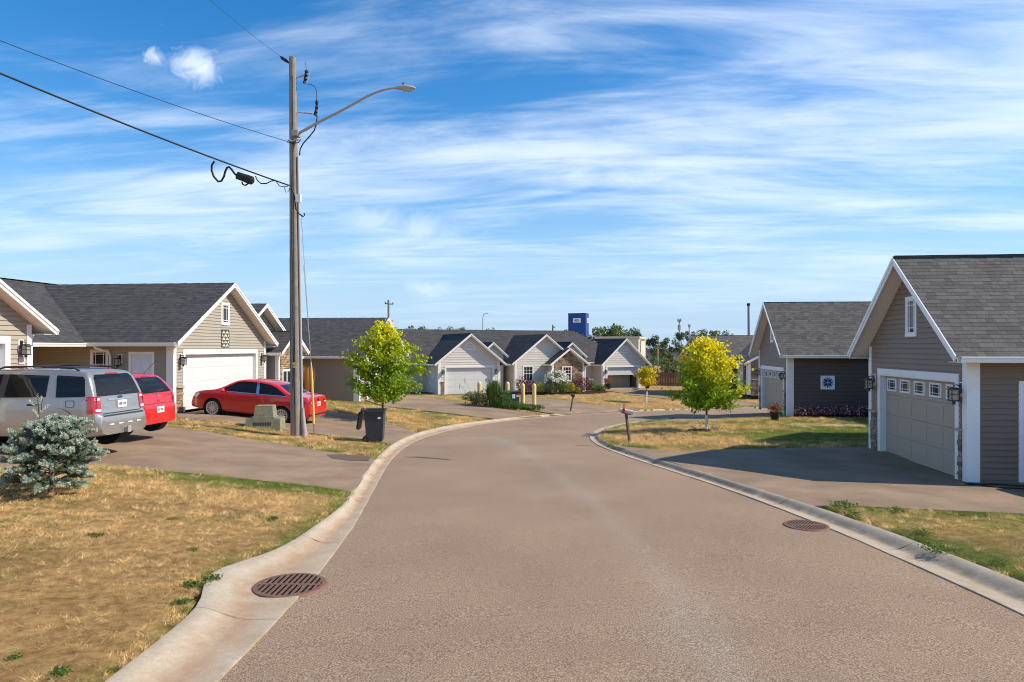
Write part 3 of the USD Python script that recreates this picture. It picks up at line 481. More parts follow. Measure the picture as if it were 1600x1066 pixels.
def lamp(H, f, u, z):
    """carriage lantern on a white mounting block"""
    b = obj('wall_lamp', cat_([tube([f.p(u, z + 0.12, 0.03), f.p(u, z + 0.16, 0.10), f.p(u, z + 0.15, 0.17), f.p(u, z + 0.09, 0.17)], 0.013)]
        + [f.box(u + a * 0.075 - 0.008, u + a * 0.075 + 0.008, z - 0.17, z + 0.06, 0.17 + c * 0.075 - 0.008, 0.17 + c * 0.075 + 0.008) for a in (-1, 1) for c in (-1, 1)]
        + [f.box(u - 0.09, u + 0.09, z - 0.19, z - 0.165, 0.08, 0.26), f.box(u - 0.083, u + 0.083, z - 0.05, z - 0.04, 0.087, 0.253), f.box(u - 0.11, u + 0.11, z + 0.055, z + 0.075, 0.06, 0.28), f.box(u - 0.065, u + 0.065, z + 0.076, z + 0.10, 0.105, 0.235), f.box(u - 0.05, u + 0.05, z - 0.02, z + 0.2, 0.025, 0.042), f.box(u - 0.025, u + 0.025, z - 0.26, z - 0.19, 0.145, 0.195)]), 'black_metal', H)
    obj('lamp_glass', f.box(u - 0.065, u + 0.065, z - 0.163, z + 0.053, 0.107, 0.235), 'lamp_glass', b)
    obj('mounting_block', f.box(u - 0.085, u + 0.085, z - 0.10, z + 0.22, 0.0, 0.032), 'white_trim', b)
def stones(H, f, poly, mt, single=True, seed=1, cap=True, rowh=(0.07, 0.13), lens=(0.14, 0.36)):
    rg = random.Random(seed); u0, z0, u1, z1 = poly.bounds; z, ms = z0, []
    while z < z1 - 0.03:
        h = min(rg.uniform(*rowh), z1 - z); u = u0 - rg.uniform(0, 0.1)
        while u < u1:
            w = rg.uniform(*lens); a, b = max(u, u0), min(u + w, u1); u += w
            if b - a > 0.04 and poly.contains(Point((a + b) / 2, z + h / 2)):
                ms.append(f.box(a + 0.004, b - 0.004, z + 0.004, z + h - 0.004, 0.0, rg.uniform(0.05, 0.085), 0.012))
        z += h
    obj('mortar_bed', extr(poly, lambda u, z, h: f.p(u, z, 0.021 + h * 0.016)), 'mortar', H)
    if single:
        for m in ms: obj('stone', m, mt, H)
    else: obj('stone_veneer', cat_(ms), mt, H, kind='stuff')
    if cap: obj('stone_cap', f.box(u0 - 0.01, u1 + 0.01, z1 + 0.002, z1 + 0.06, 0.0, 0.11, 0.008), 'concrete_path', H)
SH = {'n': 0}
def roof(H, pts, mt, individual=0, thick=0.10, exposure=0.143, tab=(0.14, 0.30), seed=0, shingles=True, slab='soffit', name='roof_slope', tabs_h=0.004):
    """a planar roof slope: pts[0] -> pts[1] is the eave; laid with single shingle tabs"""
    pts = np.array(pts, float); a = pts[1] - pts[0]; L = np.linalg.norm(a); a /= L; nrm = np.cross(a, pts[2] - pts[1]); nrm /= np.linalg.norm(nrm)
    if nrm[2] < 0: nrm = -nrm
    t = np.cross(nrm, a); t = t if t[2] > 0 else -t; st = np.stack([(pts - pts[0]) @ a, (pts - pts[0]) @ t], 1); poly = Polygon(st); shapely.prepare(poly)
    to = lambda u, v, h: pts[0] + np.multiply.outer(u, a) + np.multiply.outer(v, t) + np.multiply.outer(h, nrm)
    r = obj(name, extr(poly, lambda u, v, h: to(u, v, -thick + h * thick)), slab, H)
    rg = np.random.default_rng(seed); u0, v0, u1, v1 = poly.bounds; tabs = []; k = 0; v = v0 - 0.015
    while v < v1:
        u = u0 - rg.uniform(0, 0.3)
        while u < u1:
            w = rg.uniform(*tab); cu, cv = u + w / 2, v + exposure / 2; tabs.append((max(u, u0 - 0.02), min(u + w, u1 + 0.02), v, v + exposure + 0.01, rg.uniform(0.6, 1.5))); u += w
        v += exposure
    T = np.array(tabs); keep = shapely.contains_xy(poly.buffer(0.03), (T[:, 0] + T[:, 1]) / 2, (T[:, 2] + T[:, 3]) / 2); T = T[keep]
    n = len(T); g = 0.002; lo, hi = tabs_h * T[:, 4] + 0.005, np.full(n, 0.003)
    U = np.stack([T[:, 0] + g, T[:, 1] - g, T[:, 1] - g, T[:, 0] + g] * 2, 1); Vv = np.stack([T[:, 2], T[:, 2], T[:, 3], T[:, 3]] * 2, 1); Hh = np.stack([0 * lo, 0 * lo, 0 * lo, 0 * lo, lo, lo, hi, hi], 1)
    W = pts[0] + U[..., None] * a + Vv[..., None] * t + Hh[..., None] * nrm
    q = np.array([[4, 5, 6], [4, 6, 7], [0, 1, 5], [0, 5, 4], [1, 2, 6], [1, 6, 5], [3, 0, 4], [3, 4, 7]])
    if np.dot(np.cross(a, t), nrm) < 0: q = q[:, ::-1]
    if individual:
        for i in range(min(individual, n)): obj('shingle', (W[i], q), mt, r)
        W = W[min(individual, n):]
    if len(W): obj('shingles', (W.reshape(-1, 3), (q[None] + 8 * np.arange(len(W))[:, None, None]).reshape(-1, 3)), mt, r, kind='stuff')
    return r
def cap_line(H, a, b, mt, w=0.14, drop=0.07):
    """ridge capping along a -> b"""
    a, b = np.array(a, float), np.array(b, float); d = (b - a); L = np.linalg.norm(d); d /= L; s = np.cross(d, [0, 0, 1.0]); s /= np.linalg.norm(s); out = []; k = 0
    while k * 0.3 < L:
        p, q = a + d * (k * 0.3), a + d * min(k * 0.3 + 0.3, L); up = np.array([0, 0, 0.018 + 0.006 * (k % 2)])
        v = np.array([p - s * w + up - [0, 0, drop * 1.9], p + up, p + s * w + up - [0, 0, drop * 1.9], q - s * w + up - [0, 0, drop * 1.9 + 0.004], q + up - [0, 0, 0.004], q + s * w + up - [0, 0, drop * 1.9 + 0.004]])
        f = [[0, 1, 4], [0, 4, 3], [1, 2, 5], [1, 5, 4], [0, 2, 1], [3, 4, 5]]; out.append(trimesh.Trimesh(v, f, process=False)); k += 1
    obj('ridge_cap', cat_(out), mt, H)
def gutter(H, a, b, out, name='gutter'):
    """K-style gutter from a to b (top back edge), facing the direction out"""
    a, b, o = np.array(a, float), np.array(b, float), np.array(out, float); prof = Polygon([(0, 0), (0.12, 0), (0.125, -0.03), (0.105, -0.06), (0.085, -0.125), (0, -0.125), (0, -0.115), (0.075, -0.115), (0.095, -0.06), (0.112, -0.028), (0.108, -0.012), (0, -0.012)])
    obj(name, extr(prof, lambda u, v, h: a + np.multiply.outer(h, b - a) + np.multiply.outer(u, o) + np.multiply.outer(v, [0, 0, 1.0])), 'white_trim', H)
def downspout(H, pts): obj('downspout', tube(pts, 0.042, 6), 'white_trim', H, smooth=40)
def wing(H, x0, x1, yf, yb, zr, zee, oh=0.42, ohf=0.42, wallm='siding_beige', sidem=None, holes=(), lholes=(), rholes=(), sides='lr', single=True, roofm='shingle_dark', indiv=0, gutters='lr', corner=0.12, front_wall=True, ycap=None, shingle_sides='lr', seed=1, exposure=0.125, frontpoly=None, tab=(0.14, 0.30)):
    xc = (x0 + x1) / 2; hw = (x1 - x0) / 2 + oh; p = (zr - zee) / hw; cz = 0.10 * math.sqrt(1 + p * p); sidem = sidem or wallm
    under = lambda x: zr - p * abs(x - xc) - cz; zt = under(x0); f = front(yf); y1 = yf - ohf
    if front_wall:
        poly = Polygon([(x0, 0), (x1, 0), (x1, zt), (xc, zr - cz), (x0, zt)]); wall(H, f, frontpoly if frontpoly is not None else poly, holes, wallm, single=single, exposure=exposure)
    zs = zee - 0.13
    for s, x, fc, hl in (('l', x0, left(x0), lholes), ('r', x1, right(x1), rholes)):
        if s in sides: wall(H, fc, sbox(yf, 0, yb, zs), hl, sidem, single=single, exposure=exposure)
    for s, sg, x in (('l', -1, x0), ('r', 1, x1)):
        e = xc + sg * hw; A, B = (e, y1, zee), (e, yb, zee); C, D = (xc, yb, zr), (xc, y1, zr)
        roof(H, [A, B, C, D], roofm, individual=indiv if s in shingle_sides and indiv else 0, seed=seed + (s == 'r'), tab=tab)
        # soffit: level board under the eave, fascia
        obj('eave_soffit', bx(min(x, e), max(x, e), y1 + 0.03, yb, zs - 0.012, zs), 'soffit', H)
        obj('fascia', bx(e - 0.012, e + 0.012, y1, yb, zs - 0.02, zee - 0.03), 'white_trim', H)
        if s in gutters: gutter(H, (e + sg * 0.013, y1 + 0.02, zee - 0.015), (e + sg * 0.013, yb, zee - 0.015), (sg, 0, 0))
        # rake: two stepped boards along the slope
        d = np.array([xc - e, 0, zr - zee]); L = np.linalg.norm(d); d /= L; nn = np.array([-d[2] * sg * -1, 0, abs(d[0])]); nn = np.array([sg * abs(d[2]), 0, abs(d[0])])
        for nm, w0, w1, t0, t1 in (('rake_board', -0.145, -0.018, 0.0, 0.028), ('rake_trim', -0.06, 0.012, 0.028, 0.052)):
            o = np.array([e, y1, zee]); c = np.array([[o + d * k + nn * w + [0, -t, 0] for t in (t0, t1)] for k, w in ((-0.02, w0), (L + (0.20 * p if 0 else 0) + w0 * 0 , w0), (L, w1), (-0.02, w1))]).reshape(-1, 3)
            # meet at the apex on the vertical centre line
            c2 = []
            for k, w in ((-0.02, w0), (-0.02, w1)):
                for t in (t0, t1): c2.append(o + d * k + nn * w + [0, -t, 0])
            for w in (w0, w1):
                k = (xc - (o + nn * w)[0]) / d[0]
                for t in (t0, t1): c2.append(o + d * (k - 0.0015) + nn * w + [0, -t, 0])
            obj(nm, trimesh.convex.convex_hull(np.array(c2)), 'white_trim', H)
        if corner and front_wall and s in sides:
            obj('corner_board', cat_([f.box(x - (0.0 if sg < 0 else corner), x + (corner if sg < 0 else 0.0), 0.0, zt - 0.02, 0.0, 0.035), (left(x) if sg < 0 else right(x)).box(yf - 0.035, yf + corner * 1.5, 0.0, zs - 0.013, 0.0, 0.034)]), 'white_trim', H)
    cap_line(H, (xc, y1, zr), (xc, ycap if ycap else yb, zr), roofm)
    return dict(xc=xc, zt=zt, zs=zs, p=p)
def body(H, x0, x1, yf, yr, yb, ze, zr, wallm, hipl=0.0, hipr=0.0, single=False, holes=(), roofm='shingle_dark', oh=0.4, ohf=None, gut=True, seed=5, gables='', exposure=0.125, tab=(0.14, 0.30)):
    """main block with its ridge along x; hipl/hipr = how far the ridge stops short of each end"""
    zs = ze - 0.13; e0, e1 = x0 - oh, x1 + oh; a0, a1 = yf - (oh if ohf is None else ohf), yb + oh; r0, r1 = e0 + hipl, e1 - hipr
    wall(H, front(yf), sbox(x0, 0, x1, zs), holes, wallm, single=single, exposure=exposure)
    roof(H, [(e0, a0, ze), (e1, a0, ze), (r1, yr, zr), (r0, yr, zr)], roofm, seed=seed, tab=tab)
    roof(H, [(e1, a1, ze), (e0, a1, ze), (r0, yr, zr), (r1, yr, zr)], roofm, seed=seed + 1, tab=tab)
    if hipl: roof(H, [(e0, a1, ze), (e0, a0, ze), (r0, yr, zr)], roofm, seed=seed + 2, tab=tab); cap_line(H, (e0, a0, ze), (r0, yr, zr), roofm)
    if hipr: roof(H, [(e1, a0, ze), (e1, a1, ze), (r1, yr, zr)], roofm, seed=seed + 3, tab=tab); cap_line(H, (e1, a0, ze), (r1, yr, zr), roofm)
    for x, fc, hip in ((x0, left(x0), hipl), (x1, right(x1), hipr)):
        wall(H, fc, sbox(yf, 0, yb, zs) if hip else Polygon([(yf, 0), (yb, 0), (yb, zs), (yr, zr - 0.15), (yf, zs)]), (), wallm, single=False, exposure=exposure)
    obj('eave_soffit', bx(e0, e1, a0, yf, zs - 0.012, zs), 'soffit', H); obj('fascia', bx(e0, e1, a0 - 0.012, a0 + 0.012, zs - 0.02, ze - 0.03), 'white_trim', H)
    if gut: gutter(H, (e0, a0 - 0.013, ze - 0.015), (e1, a0 - 0.013, ze - 0.015), (0, -1, 0))
    cap_line(H, (r0, yr, zr), (r1, yr, zr), roofm)

# ---------------------------------------------------------------- the houses
# near brown house on the right
H = thing('brown_house', 'nearest brown clapboard house at right with taupe five-window garage door', 'house', (8.05, 20.62, -0.36), -90)
f = front(0); W, zt = 5.02, 2.5
wing(H, 0, W, 0, 9.5, 5.12, 2.74, wallm='siding_brown', roofm='shingle_grey', holes=[sbox(0.70, -1, 4.59, 2.17), sbox(2.28, 3.22, 2.76, 4.12)], rholes=[sbox(1.05, -1, 1.97, 2.12)], indiv=300, shingle_sides='r', gutters='lr', corner=0.15, seed=11)
garage_door(H, f, 0.70, 4.59, 0.03, 2.17, 'door_taupe', cols=5, windows=5)
obj('door_apron', f.box(0.6, 4.7, -0.3, 0.028, -0.3, 0.06), 'concrete', H)
window(H, f, 2.32, 2.72, 3.26, 4.08); lamp(H, f, 4.80, 1.95); lamp(H, f, 0.33, 1.95)
for u0, u1, sd in ((0.15, 0.565, 3), (4.725, 4.868, 4)): stones(H, f, sbox(u0, -0.1, u1, 1.12), 'stone_dark', seed=sd)
house_door(H, right(W), 1.08, 1.97, 0.10, 2.12)
wing(H, -4.3, 1.3, 3.2, 9.5, 5.05, 2.74, wallm='siding_brown', roofm='shingle_grey', single=False, gutters='', corner=0.1, sides='l', seed=13)
body(H, -12, 5.0, 6.5, 10.0, 15, 2.7, 5.3, 'siding_brown', roofm='shingle_grey', seed=15)
# second house on the right with the star quilt board
H = thing('dark_house', 'dark brown house behind the near one with a blue star board on its side wall', 'house', (9.31, 38.3, -0.62), -90)
f = front(0); W = 5.2
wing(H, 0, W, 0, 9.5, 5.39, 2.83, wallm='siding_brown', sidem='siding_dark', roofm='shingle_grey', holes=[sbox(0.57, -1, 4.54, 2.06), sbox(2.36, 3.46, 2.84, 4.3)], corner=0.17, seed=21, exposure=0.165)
garage_door(H, f, 0.57, 4.54, 0.02, 2.06, 'door_taupe', cols=5, windows=5); window(H, f, 2.40, 2.80, 3.5, 4.26); lamp(H, f, 4.78, 1.9); lamp(H, f, 0.28, 1.9)
for u0, u1, sd in ((0.17, 0.435, 5), (4.68, 5.02, 6)): stones(H, f, sbox(u0, -0.1, u1, 1.1), 'stone_dark', seed=sd)
star = thing('star_quilt_board', 'square white board with a blue eight-pointed star on the dark side wall', 'wall art', (9.31 + 1.43, 38.3 - W, -0.62 + 1.26), 0)
sf = Face((0, -0.024, 0), (1, 0, 0), (0, -1, 0)); obj('board', sf.box(0, 0.62, 0, 0.62, 0, 0.02), 'sign_white', star)
for k in range(8):
    a = k * PI / 4; c = np.array([0.31, 0.31]); R = 0.27 if k % 2 == 0 else 0.27; q = np.array([math.cos(a), math.sin(a)]); s = np.array([-q[1], q[0]])
    pl = Polygon([c + q * 0.02, c + q * 0.13 + s * 0.055, c + q * R, c + q * 0.13 - s * 0.055]); obj('star_point', extr(pl, lambda u, z, h: sf.p(u, z, 0.02 + h * (0.004 + 0.001 * (k % 2)))), 'ink_navy' if k % 2 else 'ink_blue', star)
for k in range(8):
    a = (k + 0.5) * PI / 4; q = np.array([math.cos(a), math.sin(a)]); c = np.array([0.31, 0.31]); s = np.array([-q[1], q[0]]); obj('star_wedge', extr(Polygon([c + q * 0.14, c + q * 0.23 + s * 0.035, c + q * 0.27, c + q * 0.23 - s * 0.035]), lambda u, z, h: sf.p(u, z, 0.02 + h * 0.003)), 'far_grey', star)
# third house on the right, far across the bend
H = thing('far_brown_house', 'small far brown house seen between the golden tree and the dark house', 'house', (12.2, 53.6, -0.98), 8)
f = front(0)
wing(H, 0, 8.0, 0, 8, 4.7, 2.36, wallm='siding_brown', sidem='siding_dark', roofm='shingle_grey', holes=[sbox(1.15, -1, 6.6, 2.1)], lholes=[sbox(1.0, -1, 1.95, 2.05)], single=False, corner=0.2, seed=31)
garage_door(H, f, 1.15, 6.6, 0.0, 2.1, 'door_white', cols=8); lamp(H, f, 0.6, 1.75); stones(H, f, sbox(0.2, -0.1, 1.0, 1.1), 'stone_dark', seed=7, single=False); house_door(H, left(0), 1.0, 1.95, 0.1, 2.05, 'door_white')
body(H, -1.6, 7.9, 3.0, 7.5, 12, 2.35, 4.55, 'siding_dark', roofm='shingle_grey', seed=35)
# beige double house at left: its two garages project towards the street
H = thing('beige_house', 'beige clapboard double house at left behind the silver and red cars', 'house', (-15.0, 24.2, 0.118), 90)
f = front(0); W = 7.45
wing(H, 0, W, 0, 8.3, 5.13, 2.62, wallm='siding_beige', sidem='siding_olive', holes=[sbox(0.73, -1, 6.5, 2.18), sbox(3.42, 3.40, 4.02, 4.26)], lholes=[sbox(0.8, -1, 1.62, 2.18), sbox(2.58, 1.70, 3.17, 2.29)], sides='lr', corner=0.16, indiv=300, shingle_sides='l', seed=41)
garage_door(H, f, 0.73, 6.5, 0.02, 2.18, 'door_white', cols=8); window(H, f, 3.47, 3.97, 3.45, 4.21); lamp(H, f, 0.40, 1.98); lamp(H, f, 7.02, 1.98)
stones(H, f, sbox(0.16, -0.05, 0.595, 0.92), 'stone', seed=8); stones(H, f, sbox(6.64, -0.05, 7.28, 0.92), 'stone', seed=9)
house_door(H, left(0), 0.80, 1.62, 0.16, 2.18); lamp(H, left(0), 2.05, 1.95)
zA = 0.30
wing(H, -14.06, -6.62, 0, 8.3, 5.51, 2.93, wallm='siding_beige', sidem='siding_olive', holes=[sbox(-13.25, -1, -7.47, 2.55)], sides='lr', corner=0.16, seed=44)
garage_door(H, f, -13.25, -7.47, zA, 2.55, 'door_white', cols=8); lamp(H, f, -6.98, 2.42)
obj('number_sign', f.box(-7.05, -6.85, 1.98, 2.18, 0.02, 0.035), 'tail_clear', H, label='small pink sign under the wall lamp')
body(H, -13.9, 7.3, 5.4, 8.4, 13.3, 2.60, 5.2, 'siding_olive', single=True, oh=0.4, ohf=2.3, seed=47)
window(H, left(0), 2.60, 3.15, 1.72, 2.27)
downspout(H, [(-0.46, 2.75, 2.50), (-0.44, 2.74, 2.42), (-0.14, 2.42, 2.26), (-0.08, 2.40, 2.1), (-0.08, 2.40, 0.1)])
downspout(H, [(-6.05, 0.42, 2.80), (-6.1, 0.42, 2.72), (-6.5, 0.42, 2.6), (-6.55, 0.42, 2.45), (-6.55, 0.42, 0.3)])
pq = thing('gable_plaque', 'cream and dark patterned quilt plaque on the beige gable under its window', 'wall art', (-15.0 + 0.025, 24.2 + 3.40, 0.118 + 2.44), 0)
pf = Face((0, 0, 0), (0, 1, 0), (1, 0, 0)); obj('board', pf.box(0, 0.62, 0, 0.74, 0, 0.02), 'ink_dark', pq)
k = 0
for i in range(4):
    for j in range(5):
        u, v = 0.035 + i * 0.14, 0.035 + j * 0.137; w = 0.115
        tri = Polygon([(u, v), (u + w, v), (u, v + w)] if (i + j) % 2 else [(u + w, v), (u + w, v + w), (u, v)]); obj('quilt_patch', extr(tri, lambda a, b, h: pf.p(a, b, 0.02 + h * 0.004)), 'plate' if (i + 2 * j) % 3 else 'ink_yellow', pq)
# taupe double house beyond it
H = thing('taupe_house', 'taupe house with long dark roof behind the power pole and green street tree', 'house', (-12.6, 38.2, -0.55), 90)
f = front(0)
wing(H, 0, 9.0, 0, 8.3, 4.95, 2.62, wallm='siding_beige', sidem='siding_taupe', holes=[sbox(1.5, -1, 7.5, 2.18)], single=True, corner=0.2, seed=51)
garage_door(H, f, 1.5, 7.5, 0.02, 2.18, 'door_white', cols=8); lamp(H, f, 0.9, 1.9); stones(H, f, sbox(0.2, -0.05, 1.36, 1.0), 'stone', seed=10); stones(H, f, sbox(7.64, -0.05, 8.8, 1.0), 'stone', seed=12)
body(H, -8.5, 8.8, 5.4, 8.4, 13.3, 2.60, 5.0, 'siding_taupe', ohf=2.3, seed=54)
wing(H, -9.0, -3.0, 3.0, 8.3, 5.2, 3.15, wallm='siding_beige', single=False, gutters='', corner=0.1, sides='r', seed=56)
fs = front(2.0); wing(H, -6.0, -3.3, 2.0, 5.0, 3.9, 2.86, oh=0.3, ohf=0.3, wallm='siding_beige', single=False, corner=0.1, sides='lr', seed=58)
stones(H, fs, Polygon([(-5.9, 0.0), (-3.4, 0.0), (-3.4, 2.9), (-4.65, 3.75), (-5.9, 2.9)]).difference(sbox(-5.75, 0.75, -4.6, 2.05)), 'stone', seed=13, single=False, cap=False)
window(H, Face((0, 2.0 - 0.06, 0), (1, 0, 0), (0, -1, 0)), -5.65, -4.7, 0.85, 1.95, 'pair')
# grey double house across the bend
H = thing('grey_house', 'long grey double house across the bend with stone gable and two garages', 'house', (-11.6, 55.08, -1.25), 27)
f = front(0); TB = (0.22, 0.40)
wing(H, 0, 5.25, 0, 8, 4.92, 2.45, wallm='siding_grey', sidem='siding_grey', holes=[sbox(0.63, -1, 4.62, 2.16)], lholes=[sbox(1.5, -1, 2.5, 2.1)], single=True, corner=0.2, seed=61, exposure=0.2, tab=TB)
garage_door(H, f, 0.63, 4.62, 0.0, 2.16, 'door_white', cols=5); arch_window(H, f, 2.62, 3.62, 0.9, 0.6); lamp(H, f, 0.38, 1.85); lamp(H, f, 4.9, 1.85); house_door(H, left(0), 1.5, 2.5, 0.08, 2.1)
stones(H, f, sbox(0.2, -0.05, 0.49, 1.0), 'stone', seed=14, single=False); stones(H, f, sbox(4.76, -0.05, 5.05, 1.0), 'stone', seed=15, single=False)
body(H, -6, 20.0, 4.0, 8.6, 13.2, 2.45, 5.45, 'siding_grey', hipl=4.2, hipr=4.0, seed=64, exposure=0.2, tab=TB)
wing(H, 6.75, 12.2, 0.4, 8, 4.92, 2.42, wallm='siding_grey', holes=[sbox(7.5, 0.95, 8.4, 2.2)], single=True, corner=0.18, seed=66, exposure=0.2, tab=TB); window(H, front(0.4), 7.55, 8.35, 1.0, 2.15, 'hung')
wing(H, 9.75, 12.75, -0.6, 4, 3.76, 2.38, oh=0.35, ohf=0.35, wallm='siding_grey', single=False, corner=0.16, seed=68, exposure=0.2, tab=TB, holes=[sbox(10.7, 0.9, 11.6, 2.2)])
stones(H, front(-0.6), Polygon([(9.93, 0), (12.57, 0), (12.57, 2.35), (11.25, 3.56), (9.93, 2.35)]).difference(sbox(10.62, 0.85, 11.55, 2.22)), 'stone', seed=16, single=False, cap=False); window(H, Face((0, -0.66, 0), (1, 0, 0), (0, -1, 0)), 10.72, 11.45, 1.0, 2.12, 'hung')
wing(H, 4.3, 6.3, 2.0, 6, 4.25, 3.1, oh=0.3, ohf=0.3, wallm='siding_grey', single=False, corner=0, sides='', seed=70, exposure=0.2, tab=TB)
wing(H, 11.6, 13.9, 2.0, 6, 4.25, 3.0, oh=0.3, ohf=0.3, wallm='siding_grey', single=False, corner=0, sides='', seed=72, exposure=0.2, tab=TB)
f2 = front(2.2)
wing(H, 16.1, 20.6, 2.2, 9, 4.62, 2.22, oh=0.36, ohf=0.4, wallm='siding_grey', holes=[sbox(16.55, -1, 19.85, 1.98)], single=True, corner=0.2, seed=74, exposure=0.2, tab=TB)
garage_door(H, f2, 16.55, 19.85, 0.02, 1.98, 'door_white', cols=5, lift=1.2); arch_window(H, f2, 18.35, 3.3, 0.9, 0.6); lamp(H, f2, 16.35, 1.6)
stones(H, f2, sbox(16.3, -0.05, 16.41, 0.95), 'stone', seed=17, single=False)
obj('garage_interior', cat_([bx(16.3, 20.4, 7.0, 7.1, 0, 2.2), bx(16.25, 16.3, 2.4, 7.0, 0, 2.2), bx(20.4, 20.45, 2.4, 7.0, 0, 2.2), bx(16.25, 20.45, 2.4, 7.1, 2.0, 2.05)]), 'siding_taupe', H)
obj('garage_floor', bx(16.3, 20.4, 2.0, 7.0, -0.2, 0.02), 'concrete', H)
for x in (0.0 + 5.55, 13.6): downspout(H, [(x, 0.2, 2.3), (x, 0.25, 2.2), (x - 0.25, 0.3, 2.05), (x - 0.25, 0.3, 0.0)])
# ---------------------------------------------------------------- vehicles (local frame: x forward, y left, z up)
def cast(tri, o, k, sg):
    """how far each ray, starting at o along the axis k, goes before it meets the triangles"""
    i, j = [q for q in range(3) if q != k]; p = o[:, [i, j]]; lo, hi = p.min(0), p.max(0); T2 = tri[:, :, [i, j]]
    ok = (T2.max(1) >= lo).all(1) & (T2.min(1) <= hi).all(1); tri, T2 = tri[ok], T2[ok]; a, e1, e2 = T2[:, 0], T2[:, 1] - T2[:, 0], T2[:, 2] - T2[:, 0]; det = e1[:, 0] * e2[:, 1] - e1[:, 1] * e2[:, 0]
    ok = np.abs(det) > 1e-12; tri, a, e1, e2, det = tri[ok], a[ok], e1[ok], e2[ok], det[ok]; best = np.full(len(o), np.nan)
    for s in range(0, len(o), 256):
        dx = p[s:s + 256, None] - a[None]; u = (dx[..., 0] * e2[:, 1] - dx[..., 1] * e2[:, 0]) / det; v = (e1[:, 0] * dx[..., 1] - e1[:, 1] * dx[..., 0]) / det; h = tri[:, 0, k] + u * (tri[:, 1, k] - tri[:, 0, k]) + v * (tri[:, 2, k] - tri[:, 0, k])
        h = np.where((u >= -1e-5) & (v >= -1e-5) & (u + v <= 1 + 1e-5), sg * h, -np.inf).max(1); best[s:s + 256] = np.where(np.isfinite(h), 4 - h, np.nan)
    return best
def panel(bodym, poly, axis, off=0.004, res=0.07):
    """a thin skin following the body: poly in (x, z) for axis '-y'/'+y', in (y, z) for '-x'/'+x'"""
    poly = poly if isinstance(poly, Polygon) else Polygon(poly)
    v, f = trimesh.creation.triangulate_polygon(poly, engine='earcut'); v, f = trimesh.remesh.subdivide_to_size(np.column_stack([v, np.zeros(len(v))]), f, res, max_iter=14)
    sg = 1 if axis[0] == '+' else -1; k = 1 if axis[1] == 'y' else 0; o = np.zeros((len(v), 3)); o[:, 1 - k] = v[:, 0]; o[:, 2] = v[:, 1]; o[:, k] = 4 * sg; d = np.zeros(3); d[k] = -sg
    t = cast(bodym.triangles, o, k, sg); good = ~np.isnan(t); 
    if not good.all(): t[~good] = np.nanmax(t)
    p = o + t[:, None] * d; p[:, k] += sg * off; m = trimesh.Trimesh(p, f, process=False)
    if m.face_normals[:, k].sum() * sg < 0: m.invert()
    return m
def band(pts, w): return LineString(pts).buffer(w / 2, cap_style=2)
def car_body(top, belt, half, low, R, wheels, tumble, rw, N=90, endr=0.16, side=1.0):
    """top/belt/half/low: profile tables over x; returns the closed body with its wheel arches cut"""
    ip = lambda tab, x: np.interp(x, [p[0] for p in tab], [p[1] for p in tab])
    from scipy.interpolate import PchipInterpolator
    ipt = PchipInterpolator([p[0] for p in top], [p[1] for p in top])
    x0, x1 = top[0][0], top[-1][0]; s = np.linspace(0, 1, N); xs = x0 + (x1 - x0) * (0.5 - 0.5 * np.cos(PI * s)) * 0.5 + (x1 - x0) * s * 0.5
    rings = []
    for x in xs:
        zt, zb, lo = float(ipt(x)), ip(belt, x), ip(low, x); e = min(x - x0, x1 - x); taper = 1 - 0.15 * max(0, 1 - e / (endr * 2.6)) ** 2.2; w = ip(half, x) * taper
        zs = min(zb, zt - 0.05); g = zt - zs; mid = lo + (zs - lo) * 0.45
        wr = w * 0.955 - tumble * g - 0.02
        ring = [(0, lo), (w * 0.80, lo), (w * 0.93, lo + 0.03), (w * 0.985, lo + 0.12), (w * 0.999, mid), (w * 0.995, mid + (zs - mid) * 0.45), (w * 0.982, mid + (zs - mid) * 0.8), (w * 0.955, zs)]
        for fr in (0.35, 0.7, 0.88): ring.append((w * 0.955 - tumble * g * fr - 0.03 * fr ** 6, zs + g * fr))
        ring += [(wr - 0.035, zs + g * 0.965), (wr * 0.80, zt - 0.004), (wr * 0.4, zt + 0.010 * (g > 0.3)), (0, zt + 0.014 * (g > 0.3))]
        r = np.array([(x, -y, z) for y, z in ring] + [(x, y, z) for y, z in ring[-2:0:-1]]); rings.append(r)
    V = np.array(rings); n, m = V.shape[:2]; I = np.arange(n * m).reshape(n, m); f = []
    for i in range(n - 1):
        for j in range(m):
            k = (j + 1) % m; f += [[I[i, j], I[i + 1, j], I[i + 1, k]], [I[i, j], I[i + 1, k], I[i, k]]]
    vv = np.vstack([V.reshape(-1, 3), V[0].mean(0), V[-1].mean(0)]); c = n * m
    for j in range(m):
        k = (j + 1) % m; f += [[c, I[0, j], I[0, k]], [c + 1, I[-1, k], I[-1, j]]]
    mesh = trimesh.Trimesh(vv, np.array(f), process=False)
    if mesh.volume < 0: mesh.invert()
    man = manifold3d.Manifold(manifold3d.Mesh(np.asarray(mesh.vertices, np.float32), np.asarray(mesh.faces, np.uint32)))
    for wx in wheels:
        cyl = manifold3d.Manifold.cylinder(3.0, R * 1.14, R * 1.14, 40, True).rotate((90, 0, 0)).translate((wx, 0, R)); cut = cyl - manifold3d.Manifold.cube((4, 2 * (half[1][1] - 0.27), 4), True).translate((wx, 0, R)); man = man - cut
    o = man.to_mesh(); return trimesh.Trimesh(o.vert_properties[:, :3], o.tri_verts, process=True)
